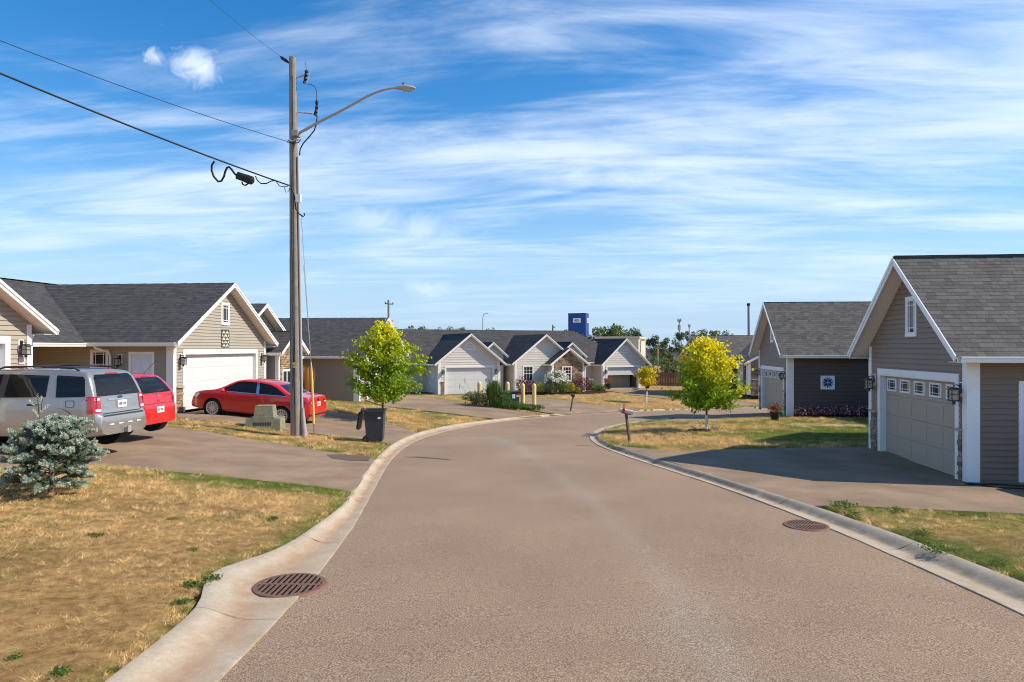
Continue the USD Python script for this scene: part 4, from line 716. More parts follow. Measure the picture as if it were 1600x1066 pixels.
def wheel(car, x, y, R, w, spokes, side, rimf=0.70):
    prof = [(R * 0.62, -w / 2), (R * 0.90, -w / 2), (R * 0.975, -w * 0.42), (R, -w * 0.28), (R, w * 0.28), (R * 0.975, w * 0.42), (R * 0.90, w / 2), (R * 0.62, w / 2), (R * 0.62, -w / 2)]
    t = lathe(prof, 40, 'y'); t.apply_translation((x, y, R)); ty = obj('wheel', t, 'black_rubber', car, smooth=35)
    o = y + side * w * 0.5; rr = R * rimf; ring = lathe([(rr - 0.035, 0.0), (rr - 0.02, 0.012), (rr, 0.012), (rr + 0.004, -0.05), (rr - 0.035, -0.05), (rr - 0.035, 0.0)], 40, 'y'); back = lathe([(0.001, 0), (rr, 0), (rr, 0.01), (0.001, 0.01)], 32, 'y'); back.apply_translation((0, -0.09, 0))
    parts = [ring]
    for k in range(spokes):
        a = 2 * PI * k / spokes; b = bx(rr * 0.16, rr - 0.02, -0.03, 0.004, -0.016, 0.016); b.vertices[:, 2] *= np.where(b.vertices[:, 0] > rr * 0.5, 1.25, 0.8); b.apply_transform(trimesh.transformations.rotation_matrix(a, (0, 1, 0))); parts.append(b)
    hub = lathe([(0.001, 0.01), (rr * 0.15, 0.008), (rr * 0.22, -0.01), (rr * 0.22, -0.04), (0.001, -0.04)], 20, 'y'); parts.append(hub)
    rim = cat_(parts)
    for q in (rim, back):
        if side < 0: q.vertices[:, 1] *= -1; q.invert()
        q.apply_translation((x, o, R))
    obj('rim', rim, 'rim_alloy', ty, smooth=30); obj('brake_shadow', back, 'car_trim', ty)
def well(car, wheels, R, half):
    for wx in wheels:
        for sg in (-1, 1):
            m = lathe([(R * 1.135, -0.16), (R * 1.135, 0.105)], 40, 'y'); d = lathe([(0.001, -0.14), (R * 1.135, -0.14)], 40, 'y'); m = cat_([m, d]); 
            if sg < 0: m.vertices[:, 1] *= -1
            m.apply_translation((wx, sg * (half - 0.125), R)); obj('wheel_well', m, 'black_rubber', car)
def skin(name, car, bodym, poly, axis, mt, off=0.004, label=None, parent=None, res=0.07): return obj(name, panel(bodym, poly, axis, off, res), mt, parent or car, smooth=True, label=label)
def rr_(y0, y1, z0, z1, r=0.03): return sbox(y0 + r, z0 + r, y1 - r, z1 - r).buffer(r, quad_segs=3)
def plate(car, bodym, y, z, x, parent=None):
    f = Face((x, 0, 0), (0, 1, 0), (-1, 0, 0)); p = obj('licence_plate', f.box(y - 0.15, y + 0.15, z - 0.078, z + 0.078, -0.03, 0.012), 'plate', parent or car)
    rg = random.Random(int(z * 1000)); 
    obj('plate_marks', cat_([f.box(y - 0.11 + k * 0.04 + 0.01 * (k > 2), y - 0.085 + k * 0.04 + 0.01 * (k > 2), z - 0.03, z + 0.03, 0.012, 0.014) for k in range(6)]), 'ink_dark', p)

# silver SUV, parked nose to the garage, its tail towards the street
Rr = at_d(171, 690, 16.1)
suv = thing('parked_suv', 'silver SUV with roof rails parked behind the blue spruce', 'car', (Rr[0] - 1.30, Rr[1] - 0.77, Rr[2] + 0.0), 180)
suv.GetAttribute('xformOp:rotateZ') if False else None
top = [(-2.235, 0.62), (-2.225, 0.70), (-2.19, 0.745), (-2.13, 0.80), (-2.115, 1.02), (-2.085, 1.14), (-1.90, 1.585), (-1.82, 1.655), (-1.65, 1.685), (-0.6, 1.715), (0.1, 1.705), (0.45, 1.655), (1.14, 1.13), (1.3, 1.08), (1.9, 1.0), (2.12, 0.9), (2.2, 0.72), (2.22, 0.6)]
half = [(-2.24, 0.86), (-1.9, 0.90), (-1.0, 0.905), (1.0, 0.905), (1.8, 0.89), (2.22, 0.83)]
bm = car_body(top, [(-2.3, 1.13), (-1, 1.12), (1.2, 1.06), (2.3, 0.98)], half, [(-2.3, 0.34), (-1.95, 0.28), (1.9, 0.28), (2.3, 0.34)], 0.355, (-1.30, 1.32), 0.30, 0.22)
bd = obj('body', bm, 'paint_silver', suv, smooth=32); well(suv, (-1.30, 1.32), 0.355, 0.90)
for wx in (-1.30, 1.32):
    for sg in (-1, 1): wheel(suv, wx, sg * 0.775, 0.355, 0.235, 5 * 2, sg, 0.64)
for ax in ('+y', '-y'):
    for p in ([(-1.92, 1.16), (-1.84, 1.50), (-1.79, 1.55), (-1.22, 1.575), (-1.30, 1.14)], [(-1.05, 1.15), (-1.03, 1.57), (-0.12, 1.595), (-0.10, 1.13)], [(0.02, 1.13), (0.0, 1.595), (0.42, 1.57), (0.98, 1.16), (0.95, 1.125)]): skin('side_window', suv, bm, Polygon(p).buffer(0.03).buffer(-0.02), ax, 'car_glass', 0.005)
    skin('door_pillar', suv, bm, [(-0.11, 1.12), (-0.13, 1.60), (0.02, 1.60), (0.03, 1.12)], ax, 'car_trim', 0.007)
    for xx in (-1.0, -0.04, 1.02): skin('door_gap', suv, bm, band([(xx, 0.40), (xx, 1.10)], 0.012), ax, 'car_trim', 0.002)
    for xx in (-0.88, 0.12): skin('door_handle', suv, bm, rr_(xx - 0.0, xx + 0.2, 0.955, 0.995, 0.015), ax, 'car_trim', 0.03)
    skin('wheel_arch_trim', suv, bm, Point(-1.30, 0.355).buffer(0.56).difference(Point(-1.30, 0.355).buffer(0.42)).intersection(sbox(-2.1, 0.36, 0, 1.2)), ax, 'paint_silver', 0.022); skin('wheel_arch_trim', suv, bm, Point(1.32, 0.355).buffer(0.55).difference(Point(1.32, 0.355).buffer(0.42)).intersection(sbox(0, 0.36, 2.0, 1.2)), ax, 'paint_silver', 0.022)
    sg = 1 if ax == '+y' else -1
    obj('roof_rail', cat_([tube([(-1.62, sg * 0.60, 1.675), (-1.5, sg * 0.61, 1.735), (-0.6, sg * 0.61, 1.765), (0.1, sg * 0.60, 1.75), (0.25, sg * 0.6, 1.69)], 0.022, 8)]), 'car_trim', suv, smooth=40)
    skin('tail_light', suv, bm, [(-2.13, 0.80), (-2.13, 1.14), (-1.98, 1.16), (-2.00, 0.80)], ax, 'tail_red', 0.012); mir = trimesh.creation.icosphere(2, 0.12); mir.apply_scale((0.7, 1, 0.8)); mir.apply_translation((0.85, sg * 1.0, 1.16)); obj('wing_mirror', mir, 'paint_silver', suv, smooth=True)
obj('roof_crossbar', bx(-1.15, -1.11, -0.6, 0.6, 1.745, 1.765), 'car_trim', suv); obj('roof_crossbar', bx(-0.25, -0.21, -0.6, 0.6, 1.755, 1.775), 'car_trim', suv)
skin('rear_window', suv, bm, Polygon([(-0.68, 1.16), (0.68, 1.16), (0.585, 1.52), (0.53, 1.575), (-0.53, 1.575), (-0.585, 1.52)]).buffer(0.02), '-x', 'car_glass', 0.005)
wp = skin('rear_wiper', suv, bm, band([(0.0, 1.18), (-0.05, 1.20), (-0.42, 1.22)], 0.022), '-x', 'car_trim', 0.02)
skin('brake_light', suv, bm, rr_(-0.2, 0.2, 1.592, 1.625, 0.012), '-x', 'tail_red', 0.01); skin('rear_spoiler', suv, bm, rr_(-0.56, 0.56, 1.585, 1.64, 0.02), '-x', 'paint_silver', 0.004)
for sg in (-1, 1):
    tl = skin('tail_light', suv, bm, rr_(min(sg * 0.63, sg * 0.86), max(sg * 0.63, sg * 0.86), 0.80, 1.145, 0.03), '-x', 'tail_red', 0.012)
    skin('lens', suv, bm, rr_(min(sg * 0.65, sg * 0.80), max(sg * 0.65, sg * 0.80), 0.83, 0.885, 0.015), '-x', 'tail_clear', 0.017, parent=tl); skin('lens', suv, bm, rr_(min(sg * 0.65, sg * 0.80), max(sg * 0.65, sg * 0.80), 1.06, 1.11, 0.015), '-x', 'tail_clear', 0.017, parent=tl)
skin('licence_recess', suv, bm, rr_(-0.36, 0.36, 0.855, 1.06, 0.03), '-x', 'paint_silver', -0.002); skin('trim_strip', suv, bm, rr_(-0.40, 0.40, 1.04, 1.075, 0.015), '-x', 'chrome', 0.012)
skin('emblem', suv, bm, Polygon([(0.075 * math.cos(a), 1.10 + 0.032 * math.sin(a)) for a in np.linspace(0, 2 * PI, 20)]), '-x', 'ink_dark', 0.018, label='dark oval badge on the tailgate')
plate(suv, bm, -0.02, 0.95, -2.135)
skin('model_badge', suv, bm, rr_(0.40, 0.56, 0.93, 0.955, 0.01), '-x', 'chrome', 0.008); skin('model_badge', suv, bm, rr_(-0.56, -0.46, 0.88, 0.90, 0.008), '-x', 'chrome', 0.008)
skin('bumper_gap', suv, bm, band([(-0.62, 0.775), (0.62, 0.775)], 0.02), '-x', 'car_trim', 0.004); skin('bumper_step', suv, bm, rr_(-0.66, 0.66, 0.715, 0.745, 0.01), '-x', 'car_trim', 0.004)
for yy in (-0.45, -0.15, 0.15, 0.45): skin('bumper_slot', suv, bm, rr_(yy - 0.07, yy + 0.07, 0.53, 0.555, 0.01), '-x', 'sign_white', 0.006)
obj('tow_hitch', cat_([bx(-2.3, -1.9, -0.04, 0.04, 0.36, 0.44), bx(-2.33, -2.3, -0.05, 0.05, 0.33, 0.47)]), 'galv', suv); obj('underbody', bx(-1.7, 1.9, -0.6, 0.6, 0.26, 0.5), 'black_rubber', suv)
skin('windscreen', suv, bm, Polygon([(-0.72, 1.16), (0.72, 1.16), (0.6, 1.6), (-0.6, 1.6)]), '+x', 'car_glass', 0.005)
skin('fuel_door', suv, bm, rr_(-1.72, -1.52, 0.93, 1.07, 0.03).difference(rr_(-1.71, -1.53, 0.94, 1.06, 0.03)), '-y', 'car_trim', 0.003); skin('fuel_door', suv, bm, rr_(-1.72, -1.52, 0.93, 1.07, 0.03).difference(rr_(-1.71, -1.53, 0.94, 1.06, 0.03)), '+y', 'car_trim', 0.003)

# red hatchback beside it
Yr = at_d(241, 670.5, 18.7)
hb = thing('parked_hatchback', 'small red hatchback parked on the far side of the silver SUV', 'car', (Yr[0] - 1.23, Yr[1] - 0.72, Yr[2]), 180)
top = [(-1.87, 0.60), (-1.86, 0.74), (-1.82, 0.80), (-1.80, 0.95), (-1.76, 1.03), (-1.47, 1.40), (-1.35, 1.475), (-1.1, 1.505), (-0.2, 1.525), (0.3, 1.48), (1.15, 1.02), (1.3, 0.97), (1.75, 0.84), (1.88, 0.66), (1.89, 0.55)]
hm = car_body(top, [(-1.9, 1.0), (0, 0.95), (2, 0.9)], [(-1.9, 0.78), (-1.5, 0.84), (1.2, 0.845), (1.9, 0.76)], [(-1.9, 0.26), (-1.6, 0.20), (1.9, 0.20)], 0.30, (-1.23, 1.22), 0.34, 0.2)
obj('body', hm, 'paint_red', hb, smooth=32); well(hb, (-1.23, 1.22), 0.30, 0.84)
for wx in (-1.23, 1.22):
    for sg in (-1, 1): wheel(hb, wx, sg * 0.735, 0.30, 0.195, 7, sg, 0.66)
skin('rear_window', hb, hm, Polygon([(-0.60, 1.05), (0.60, 1.05), (0.50, 1.36), (0.45, 1.40), (-0.45, 1.40), (-0.50, 1.36)]).buffer(0.02), '-x', 'car_glass', 0.005)
for ax in ('+y', '-y'):
    for p in ([(-1.5, 1.03), (-1.30, 1.33), (-0.55, 1.42), (-0.55, 1.0)], [(-0.45, 1.0), (-0.45, 1.42), (0.2, 1.40), (0.85, 1.0)]): skin('side_window', hb, hm, Polygon(p), ax, 'car_glass', 0.005)
for sg in (-1, 1): skin('tail_light', hb, hm, rr_(min(sg * 0.60, sg * 0.80), max(sg * 0.60, sg * 0.80), 0.78, 1.02, 0.03), '-x', 'tail_red', 0.012)
plate(hb, hm, 0.0, 0.60, -1.865); skin('emblem', hb, hm, Polygon([(0.055 * math.cos(a), 0.97 + 0.036 * math.sin(a)) for a in np.linspace(0, 2 * PI, 20)]), '-x', 'chrome', 0.01); skin('model_badge', hb, hm, rr_(-0.56, -0.42, 0.94, 0.965, 0.01), '-x', 'chrome', 0.008)
skin('tailgate_gap', hb, hm, band([(-0.62, 0.76), (0.62, 0.76)], 0.014), '-x', 'car_trim', 0.003); skin('tailgate_handle', hb, hm, rr_(-0.06, 0.06, 0.80, 0.86, 0.02), '-x', 'paint_red_dark', 0.01); skin('rear_wiper', hb, hm, band([(0.0, 1.07), (-0.36, 1.10)], 0.02), '-x', 'car_trim', 0.02); skin('brake_light', hb, hm, rr_(-0.16, 0.16, 1.43, 1.455, 0.01), '-x', 'tail_red', 0.01)
obj('underbody', bx(-1.4, 1.6, -0.55, 0.55, 0.19, 0.4), 'black_rubber', hb); obj('aerial', tube([(-1.2, -0.3, 1.5), (-1.55, -0.32, 1.85)], 0.006, 5), 'car_trim', hb)

# red saloon on the next driveway
SC = 0.975; fw, rw_ = at_d(334, 650.5, 25.7), at_d(441, 663.5, 25.3)
ax_ = fw - rw_; yaw = math.degrees(math.atan2(ax_[1], ax_[0])); pit = math.atan2(ax_[2], np.hypot(*ax_[:2])); mid = (fw + rw_) / 2; lf = np.array([-math.sin(math.radians(yaw)), math.cos(math.radians(yaw))]); mid[:2] -= lf * 0.74
sd = UsdGeom.Xform.Define(stage, numbered('/World', 'parked_saloon')); SCX = np.linalg.norm(ax_) / 2.65
sd.AddTranslateOp().Set(Gf.Vec3d(*mid)); sd.AddRotateZOp().Set(yaw); sd.AddRotateYOp().Set(-math.degrees(pit)); sd.AddScaleOp().Set(Gf.Vec3f(SCX, SCX, SCX))
sd = data(sd.GetPrim(), 'red saloon car parked nose to the white garage door behind the power pole', 'car')
top = [(-2.33, 0.60), (-2.325, 0.72), (-2.29, 0.80), (-2.24, 1.00), (-2.17, 1.045), (-1.85, 1.075), (-1.62, 1.09), (-0.92, 1.385), (-0.55, 1.44), (-0.1, 1.455), (0.3, 1.435), (0.55, 1.385), (1.22, 1.03), (1.35, 0.985), (1.9, 0.88), (2.16, 0.77), (2.28, 0.6), (2.30, 0.5)]
sm = car_body(top, [(-2.4, 1.03), (-1.2, 1.0), (1.0, 0.93), (2.4, 0.86)], [(-2.33, 0.80), (-1.8, 0.87), (-1.0, 0.885), (1.2, 0.885), (1.8, 0.87), (2.3, 0.76)], [(-2.4, 0.36), (-2.0, 0.24), (1.9, 0.22), (2.3, 0.24)], 0.32, (-1.325, 1.325), 0.42, 0.2)
obj('body', sm, 'paint_red', sd, smooth=32); well(sd, (-1.325, 1.325), 0.32, 0.875)
for wx in (-1.325, 1.325):
    for sg in (-1, 1): wheel(sd, wx, sg * 0.765, 0.32, 0.215, 14, sg, 0.74)
for ax in ('+y', '-y'):
    skin('side_window', sd, sm, Polygon([(-0.30, 0.99), (-0.22, 1.375), (0.28, 1.365), (0.52, 1.315), (1.06, 1.0), (1.05, 0.97)]).buffer(0.01), ax, 'car_glass', 0.005)
    skin('side_window', sd, sm, Polygon([(-1.40, 1.03), (-1.34, 1.08), (-0.98, 1.27), (-0.72, 1.345), (-0.30, 1.378), (-0.38, 0.995)]).buffer(0.01), ax, 'car_glass', 0.005)
    skin('door_pillar', sd, sm, [(-0.40, 0.985), (-0.31, 1.385), (-0.21, 1.385), (-0.29, 0.985)], ax, 'chrome', 0.008); skin('window_trim', sd, sm, band([(-1.44, 1.02), (1.08, 0.965)], 0.022), ax, 'chrome', 0.007)
    for p in ([(-0.36, 0.30), (-0.38, 0.97)], [(0.98, 0.32), (1.02, 0.95)], [(-1.02, 0.55), (-1.12, 0.72), (-1.15, 1.0)]): skin('door_gap', sd, sm, band(p, 0.010), ax, 'paint_red_dark', 0.002)
    for xx in (-0.98, 0.02): skin('door_handle', sd, sm, rr_(xx, xx + 0.19, 0.84, 0.87, 0.012), ax, 'paint_red', 0.03)
    skin('sill_trim', sd, sm, band([(-0.9, 0.30), (0.9, 0.30)], 0.03), ax, 'paint_red_dark', 0.006); sg = 1 if ax == '+y' else -1
    skin('headlight', sd, sm, [(1.95, 0.66), (2.24, 0.64), (2.2, 0.74), (2.0, 0.78), (1.86, 0.80)], ax, 'head_clear', 0.008); mir = trimesh.creation.icosphere(2, 0.1); mir.apply_scale((0.7, 1, 0.7)); mir.apply_translation((0.92, sg * 0.97, 1.0)); obj('wing_mirror', mir, 'paint_red', sd, smooth=True)
    skin('tail_light', sd, sm, [(-2.30, 0.82), (-2.22, 0.97), (-1.98, 0.95), (-2.02, 0.86)], ax, 'tail_red', 0.01)
for sg in (-1, 1):
    tl = skin('tail_light', sd, sm, rr_(min(sg * 0.42, sg * 0.80), max(sg * 0.42, sg * 0.80), 0.82, 0.96, 0.03), '-x', 'tail_red', 0.012); skin('lens', sd, sm, rr_(min(sg * 0.46, sg * 0.64), max(sg * 0.46, sg * 0.64), 0.84, 0.885, 0.015), '-x', 'tail_clear', 0.016, parent=tl)
skin('rear_window', sd, sm, Polygon([(-0.66, 1.10), (0.66, 1.10), (0.52, 1.37), (-0.52, 1.37)]), '-x', 'car_glass', 0.005); skin('windscreen', sd, sm, Polygon([(-0.68, 1.06), (0.68, 1.06), (0.54, 1.38), (-0.54, 1.38)]), '+x', 'car_glass', 0.005)
plate(sd, sm, 0.0, 0.79, -2.30); skin('emblem', sd, sm, Point(0, 0.95).buffer(0.055), '-x', 'chrome', 0.012, label='round chrome badge on the boot lid'); skin('bumper_lip', sd, sm, rr_(-0.7, 0.7, 0.40, 0.46, 0.02), '-x', 'car_trim', 0.005); skin('boot_gap', sd, sm, band([(-0.70, 0.70), (0.70, 0.70)], 0.012), '-x', 'paint_red_dark', 0.003)
obj('underbody', bx(-1.9, 1.9, -0.66, 0.66, 0.2, 0.4), 'black_rubber', sd); mf = bx(0.90, 0.93, -0.86, -0.70, 0.12, 0.3); obj('mud_flap', mf, 'black_rubber', sd); mf = bx(0.90, 0.93, 0.70, 0.86, 0.12, 0.3); obj('mud_flap', mf, 'black_rubber', sd)

suv2 = copy_of(suv, 'SUV standing just outside the right edge, only its shadow reaching the driveway', (11.85, 14.1, gz(10.5, 14.1)), rot=0)
# ---------------------------------------------------------------- street furniture
PB = G(463, 682); PD = float((PB[:2]) @ FW); PT = at_d(457, 90, PD); pole_at = lambda py: at_d(457 + (py - 90) / 592 * 6, py, PD)
rg = np.random.default_rng(3)
pole = thing('utility_pole', 'tall weathered wooden power pole beside the sedan driveway', 'utility pole', PB)
L = lambda p: np.asarray(p, float) - PB
ks = np.linspace(-0.06, 1, 40); ax = PT - PB; prof = np.interp(ks, [-0.06, 0, 1], [0.182, 0.18, 0.105]); pm = tube([ax * k for k in ks], prof, 20)
v = np.array(pm.vertices); an = np.arctan2(v[:, 1], v[:, 0]); v[:, :2] *= (1 + 0.025 * (meshkit.noise(np.stack([an * 6, v[:, 2] * 0.25, 0 * an], 1), 4) - 0.5))[:, None]; pm.vertices = v
obj('shaft', pm, 'pole_wood', pole, smooth=50)
for k in range(5):
    a = rg.uniform(-2.6, -0.6); z0 = rg.uniform(0.3, 8); z1 = z0 + rg.uniform(1.5, 4); zz = np.linspace(z0, z1, 12)
    rr = lambda z: np.interp(z / ax[2], [0, 1], [0.181, 0.106]); pts = [ax * (z / ax[2]) + [rr(z) * math.cos(a + 0.1 * math.sin(z * 2 + k)), rr(z) * math.sin(a + 0.1 * math.sin(z * 2 + k)), 0] for z in zz]; obj('crack', tube(pts, 0.006, 4), 'dark_pit', pole)
rt3 = np.array([*RT, 0.0]); fw3 = np.array([*FW, 0.0]); side = lambda z, off=0.0, toward=0.05: ax * (z / ax[2]) + rt3 * (np.interp(z / ax[2], [0, 1], [0.18, 0.105]) + off) - fw3 * toward
Zp = lambda py: L(pole_at(py))[2]
obj('conduit', tube([side(z, 0.03) for z in np.linspace(0.5, Zp(246), 16)], 0.036, 10), 'pvc', pole, smooth=40)
obj('conduit_guard', tube([side(z, 0.05 + 0.05 * max(0, 1 - z / 0.7)) for z in np.linspace(-0.05, 0.9, 6)], [0.085, 0.085, 0.075, 0.07, 0.06, 0.045], 12), 'galv', pole, smooth=40)
obj('ground_wire', tube([ax * (z / ax[2]) - fw3 * (np.interp(z / ax[2], [0, 1], [0.18, 0.105]) + 0.004) + rt3 * 0.03 for z in np.linspace(0.0, Zp(120), 20)], 0.007, 5), 'wire', pole)
zt = Zp(568); obj('yellow_tag', lathe([(np.interp(zt / ax[2], [0, 1], [0.18, 0.105]) + 0.010, -0.09), (np.interp(zt / ax[2], [0, 1], [0.18, 0.105]) + 0.009, 0.09)], 20), 'ink_yellow', pole) if False else None
tg = trimesh.creation.box((0.16, 0.01, 0.07)); tg.apply_translation(ax * (zt / ax[2]) - fw3 * 0.185 + rt3 * 0.03); obj('yellow_tag', tg, 'yellow_plastic', pole); tg = trimesh.creation.box((0.12, 0.01, 0.07)); tg.apply_translation(ax * (zt / ax[2]) - fw3 * 0.185 - [0, 0, 0.1] + rt3 * 0.03); obj('yellow_tag', tg, 'yellow_plastic', pole)
pb = trimesh.creation.box((0.15, 0.12, 0.24)); pb.apply_translation(L(at_d(466.5, 310, PD - 0.2))); obj('junction_box', pb, 'sign_white', pole)
pp = lambda lst, dd=0.0: [L(at_d(x, y, PD + dd)) for x, y in lst]
obj('insulator', tube(pp([(452, 99), (447, 95), (441, 91), (438, 88.5)]), [0.02, 0.05, 0.05, 0.02], 10), 'wire', pole, label='dead-end insulator at the pole top')
obj('cutout_bracket', tube(pp([(462, 122), (470, 119.5), (476, 117.5)]), 0.025, 8), 'galv', pole)
cu = obj('fuse_cutout', tube(pp([(475.5, 130), (475.5, 127), (477.5, 124), (476.5, 121), (478.5, 118), (477.5, 115), (479, 112), (479.5, 109.5)]), [0.05, 0.03, 0.055, 0.03, 0.055, 0.03, 0.055, 0.03], 10), 'wire', pole); obj('fuse_tube', tube(pp([(479, 131), (484, 111), (475, 110.5)]), 0.018, 6), 'galv', cu)
obj('arrester_bracket', tube(pp([(465, 175.5), (475, 176.5), (488, 178.5)]), 0.022, 8), 'galv', pole)
obj('surge_arrester', tube(pp([(495, 187), (495.5, 182), (492, 179), (494, 175), (494, 172), (495, 168), (495, 165), (495, 160), (495, 156)]), [0.015, 0.02, 0.05, 0.055, 0.035, 0.055, 0.035, 0.055, 0.02], 10), 'wire', pole)
obj('jumper_wire', tube(pp([(478.5, 109), (478, 102), (477, 98)]), 0.009, 6), 'wire', pole); obj('jumper_wire', tube(pp([(479, 131), (486, 132.5), (491, 135), (494, 140), (494.5, 148), (494.5, 156)]), 0.010, 6), 'wire', pole, smooth=60)
obj('jumper_wire', tube(pp([(495, 187), (494, 195), (491, 204), (483, 214), (474, 224), (469, 233), (468, 243)]), 0.022, 6), 'wire', pole, smooth=60)
obj('wire_clamp', tube(pp([(450, 219), (456, 221), (463, 218), (466, 219)], -0.16), 0.03, 6), 'galv', pole); obj('wire_clamp', tube(pp([(449, 222), (457, 224), (466, 223), (470, 218)], -0.18), 0.016, 6), 'wire', pole)
obj('cable_tail', tube(pp([(455, 292), (459, 302), (461, 315), (462, 326), (467, 334), (474, 339), (476, 336), (475, 333)], -0.2), 0.022, 6), 'wire', pole, smooth=60)
# street lamp on its own arm
sl = thing('street_lamp', 'cobra-head street lamp on a long grey arm bolted to the power pole', 'street lamp', pole_at(213))
L2 = lambda p, d=0: at_d(*p, PD + d) - pole_at(213); arm = [(466, 208.5), (475, 204), (500, 190), (525, 177.5), (550, 164), (572, 151.5), (585, 145.5), (598, 141), (610, 138.5), (620, 137.5)]
obj('arm', tube([L2(p, -0.9 * i / 9) for i, p in enumerate(arm)], np.linspace(0.045, 0.028, 10), 10), 'galv', sl, smooth=60); obj('arm_bracket', cat_([bx(*sorted((L2((458, 213))[0], L2((468, 205))[0])), -0.13, 0.13, -0.02, 0.16)]), 'galv', sl)
hd = np.array([L2((617, 137.5), -0.9), L2((622, 137.2), -0.9), L2((630, 136.6), -0.9), L2((638, 136.8), -0.9), L2((645, 137.6), -0.9), L2((649.5, 138.8), -0.9)]); hm_ = tube(hd, [0.035, 0.07, 0.10, 0.10, 0.075, 0.03], 14); hc = hd.mean(0); hm_.vertices[:, 2] = hc[2] + (hm_.vertices[:, 2] - hc[2]) * 0.75; obj('lamp_head', hm_, 'galv', sl, smooth=50)
lens = tube([hd[2] - [0, 0, 0.055], hd[3] - [0, 0, 0.06], hd[4] - [0, 0, 0.05]], [0.07, 0.08, 0.05], 12); lens.vertices[:, 2] = np.minimum(lens.vertices[:, 2], hd[3][2] - 0.03); obj('lamp_lens', lens, 'lamp_glass', sl, smooth=50); obj('photo_cell', tube([hd[2] + [0, 0, 0.07], hd[2] + [0, 0, 0.14]], 0.03, 8), 'car_trim', sl)
# overhead lines
def wire(p0, p1, sag, r, label, n=40):
    a, b = np.asarray(p0), np.asarray(p1); t = np.linspace(0, 1, n)[:, None]; return a + (b - a) * t - [0, 0, sag] * (4 * t * (1 - t)), r
def wirething(name, label, p0, p1, sag, r, cat='power line', group=None):
    pts, r = wire(p0, p1, sag, r, label); o = obj(name, tube(pts, r, 6), 'wire', None, smooth=60, label=label, cat=cat, group=group); return pts
wirething('power_line', 'thin high wire rising left from the pole top', at_d(439, 89, PD), at_d(160, -150, PD - 9), 0.1, 0.0045)
wirething('power_line', 'twisted middle wire running left from the pole below the street lamp arm', at_d(450, 221.5, PD - 0.1), at_d(-130, 12, PD - 8), 0.12, 0.0095)
cab = wirething('telephone_cable', 'thick black lower cable sloping down to the pole with a splice case on it', at_d(455, 291, PD - 0.18), at_d(-200, 30, PD - 9.5), 0.10, 0.023, 'cable')
def on_cab(px): 
    d = [abs(CXP + F * (p[:2] @ RT) / (p[:2] @ FW) - px) for p in cab]; return cab[int(np.argmin(d))]
spl = thing('splice_case', 'black cylindrical splice case hanging on the thick lower cable', 'cable splice', on_cab(383))
q = lambda lst: [at_d(x, y, on_cab(383)[:2] @ FW - 0.05) - on_cab(383) for x, y in lst]
obj('case', tube(q([(370, 274), (371, 274.3), (382, 278), (383, 278.4)]), [0.06, 0.11, 0.11, 0.06], 14), 'wire', spl, smooth=40); obj('case', tube(q([(381, 277.5), (383, 278.5), (394, 282.5), (396, 283)]), [0.06, 0.12, 0.12, 0.07], 14), 'wire', spl, smooth=40)
obj('cable_loop', tube(q([(335, 252), (331, 258), (330.5, 266), (334, 276), (341, 284), (346, 283), (350, 276), (352, 268), (355, 262), (358, 261), (362, 265), (367, 272), (371, 275)]), 0.03, 7), 'wire', spl, smooth=60); obj('cable_loop', tube(q([(378, 284), (379, 288), (383, 290), (388, 287)]), 0.022, 7), 'wire', spl, smooth=60)
obj('lashing_loop', tube(q([(399, 275), (402, 282), (408, 287), (416, 287), (424, 283), (431, 282)]), 0.016, 6), 'wire', spl, smooth=60); obj('lashing_loop', tube(q([(431, 283), (437, 291), (444, 292), (450, 291)]), 0.012, 6), 'wire', spl, smooth=60); obj('lashing_loop', tube(q([(444, 293), (447, 301), (451, 299), (453, 293)]), 0.010, 6), 'wire', spl, smooth=60)
# guy wires with their yellow guard
gb = G(491, 679); gy_ = thing('guy_wire', 'pole guy wires with a yellow plastic guard behind the red saloon', 'guy wire', gb); gd = gb[:2] @ FW
g0, g1_ = np.zeros(3), at_d(486, 566, gd - 0.3) - gb; obj('guard', tube([g0 + (g1_ - g0) * k for k in np.linspace(0.15, 1, 6)], [0.042, 0.042, 0.042, 0.042, 0.042, 0.02], 10), 'yellow_plastic', gy_, smooth=40); obj('anchor_rod', tube([g0 - [0, 0, 0.05], g0 + (g1_ - g0) * 0.16], 0.014, 6), 'rust_iron', gy_)
for dx in (0, 4): obj('strand', tube([g1_ * 0.98, at_d(470.5 + dx, 335 + 20 * dx, PD) - gb], 0.008, 5), 'galv', gy_)
# mossy two-tier pedestal
ub = G(415, 668); ud = thing('utility_pedestal', 'mossy two-tier concrete utility pedestal beside the power pole', 'utility box', ub, math.degrees(TH) + 6)
b1 = trimesh.convex.convex_hull(np.vstack([bx(-0.56, 0.56, -0.4, 0.4, -0.1, 0.0).vertices, bx(-0.54, 0.54, -0.38, 0.38, 0.0, 0.33).vertices])); obj('base', b1, 'mould_green', ud)
b2 = trimesh.convex.convex_hull(np.vstack([bx(-0.31, 0.31, -0.28, 0.28, 0.33, 0.42).vertices, bx(-0.275, 0.275, -0.24, 0.24, 0.68, 0.74).vertices])); obj('hood', b2, 'mould_green', ud); obj('hood_rim', rbx(-0.35, 0.35, -0.31, 0.31, 0.33, 0.385, 0.012), 'mould_green', ud)
for k in range(8): obj('embossed_mark', bx(-0.30 + k * 0.075, -0.262 + k * 0.075, -0.398, -0.37, 0.09, 0.21), 'ink_dark', ud)
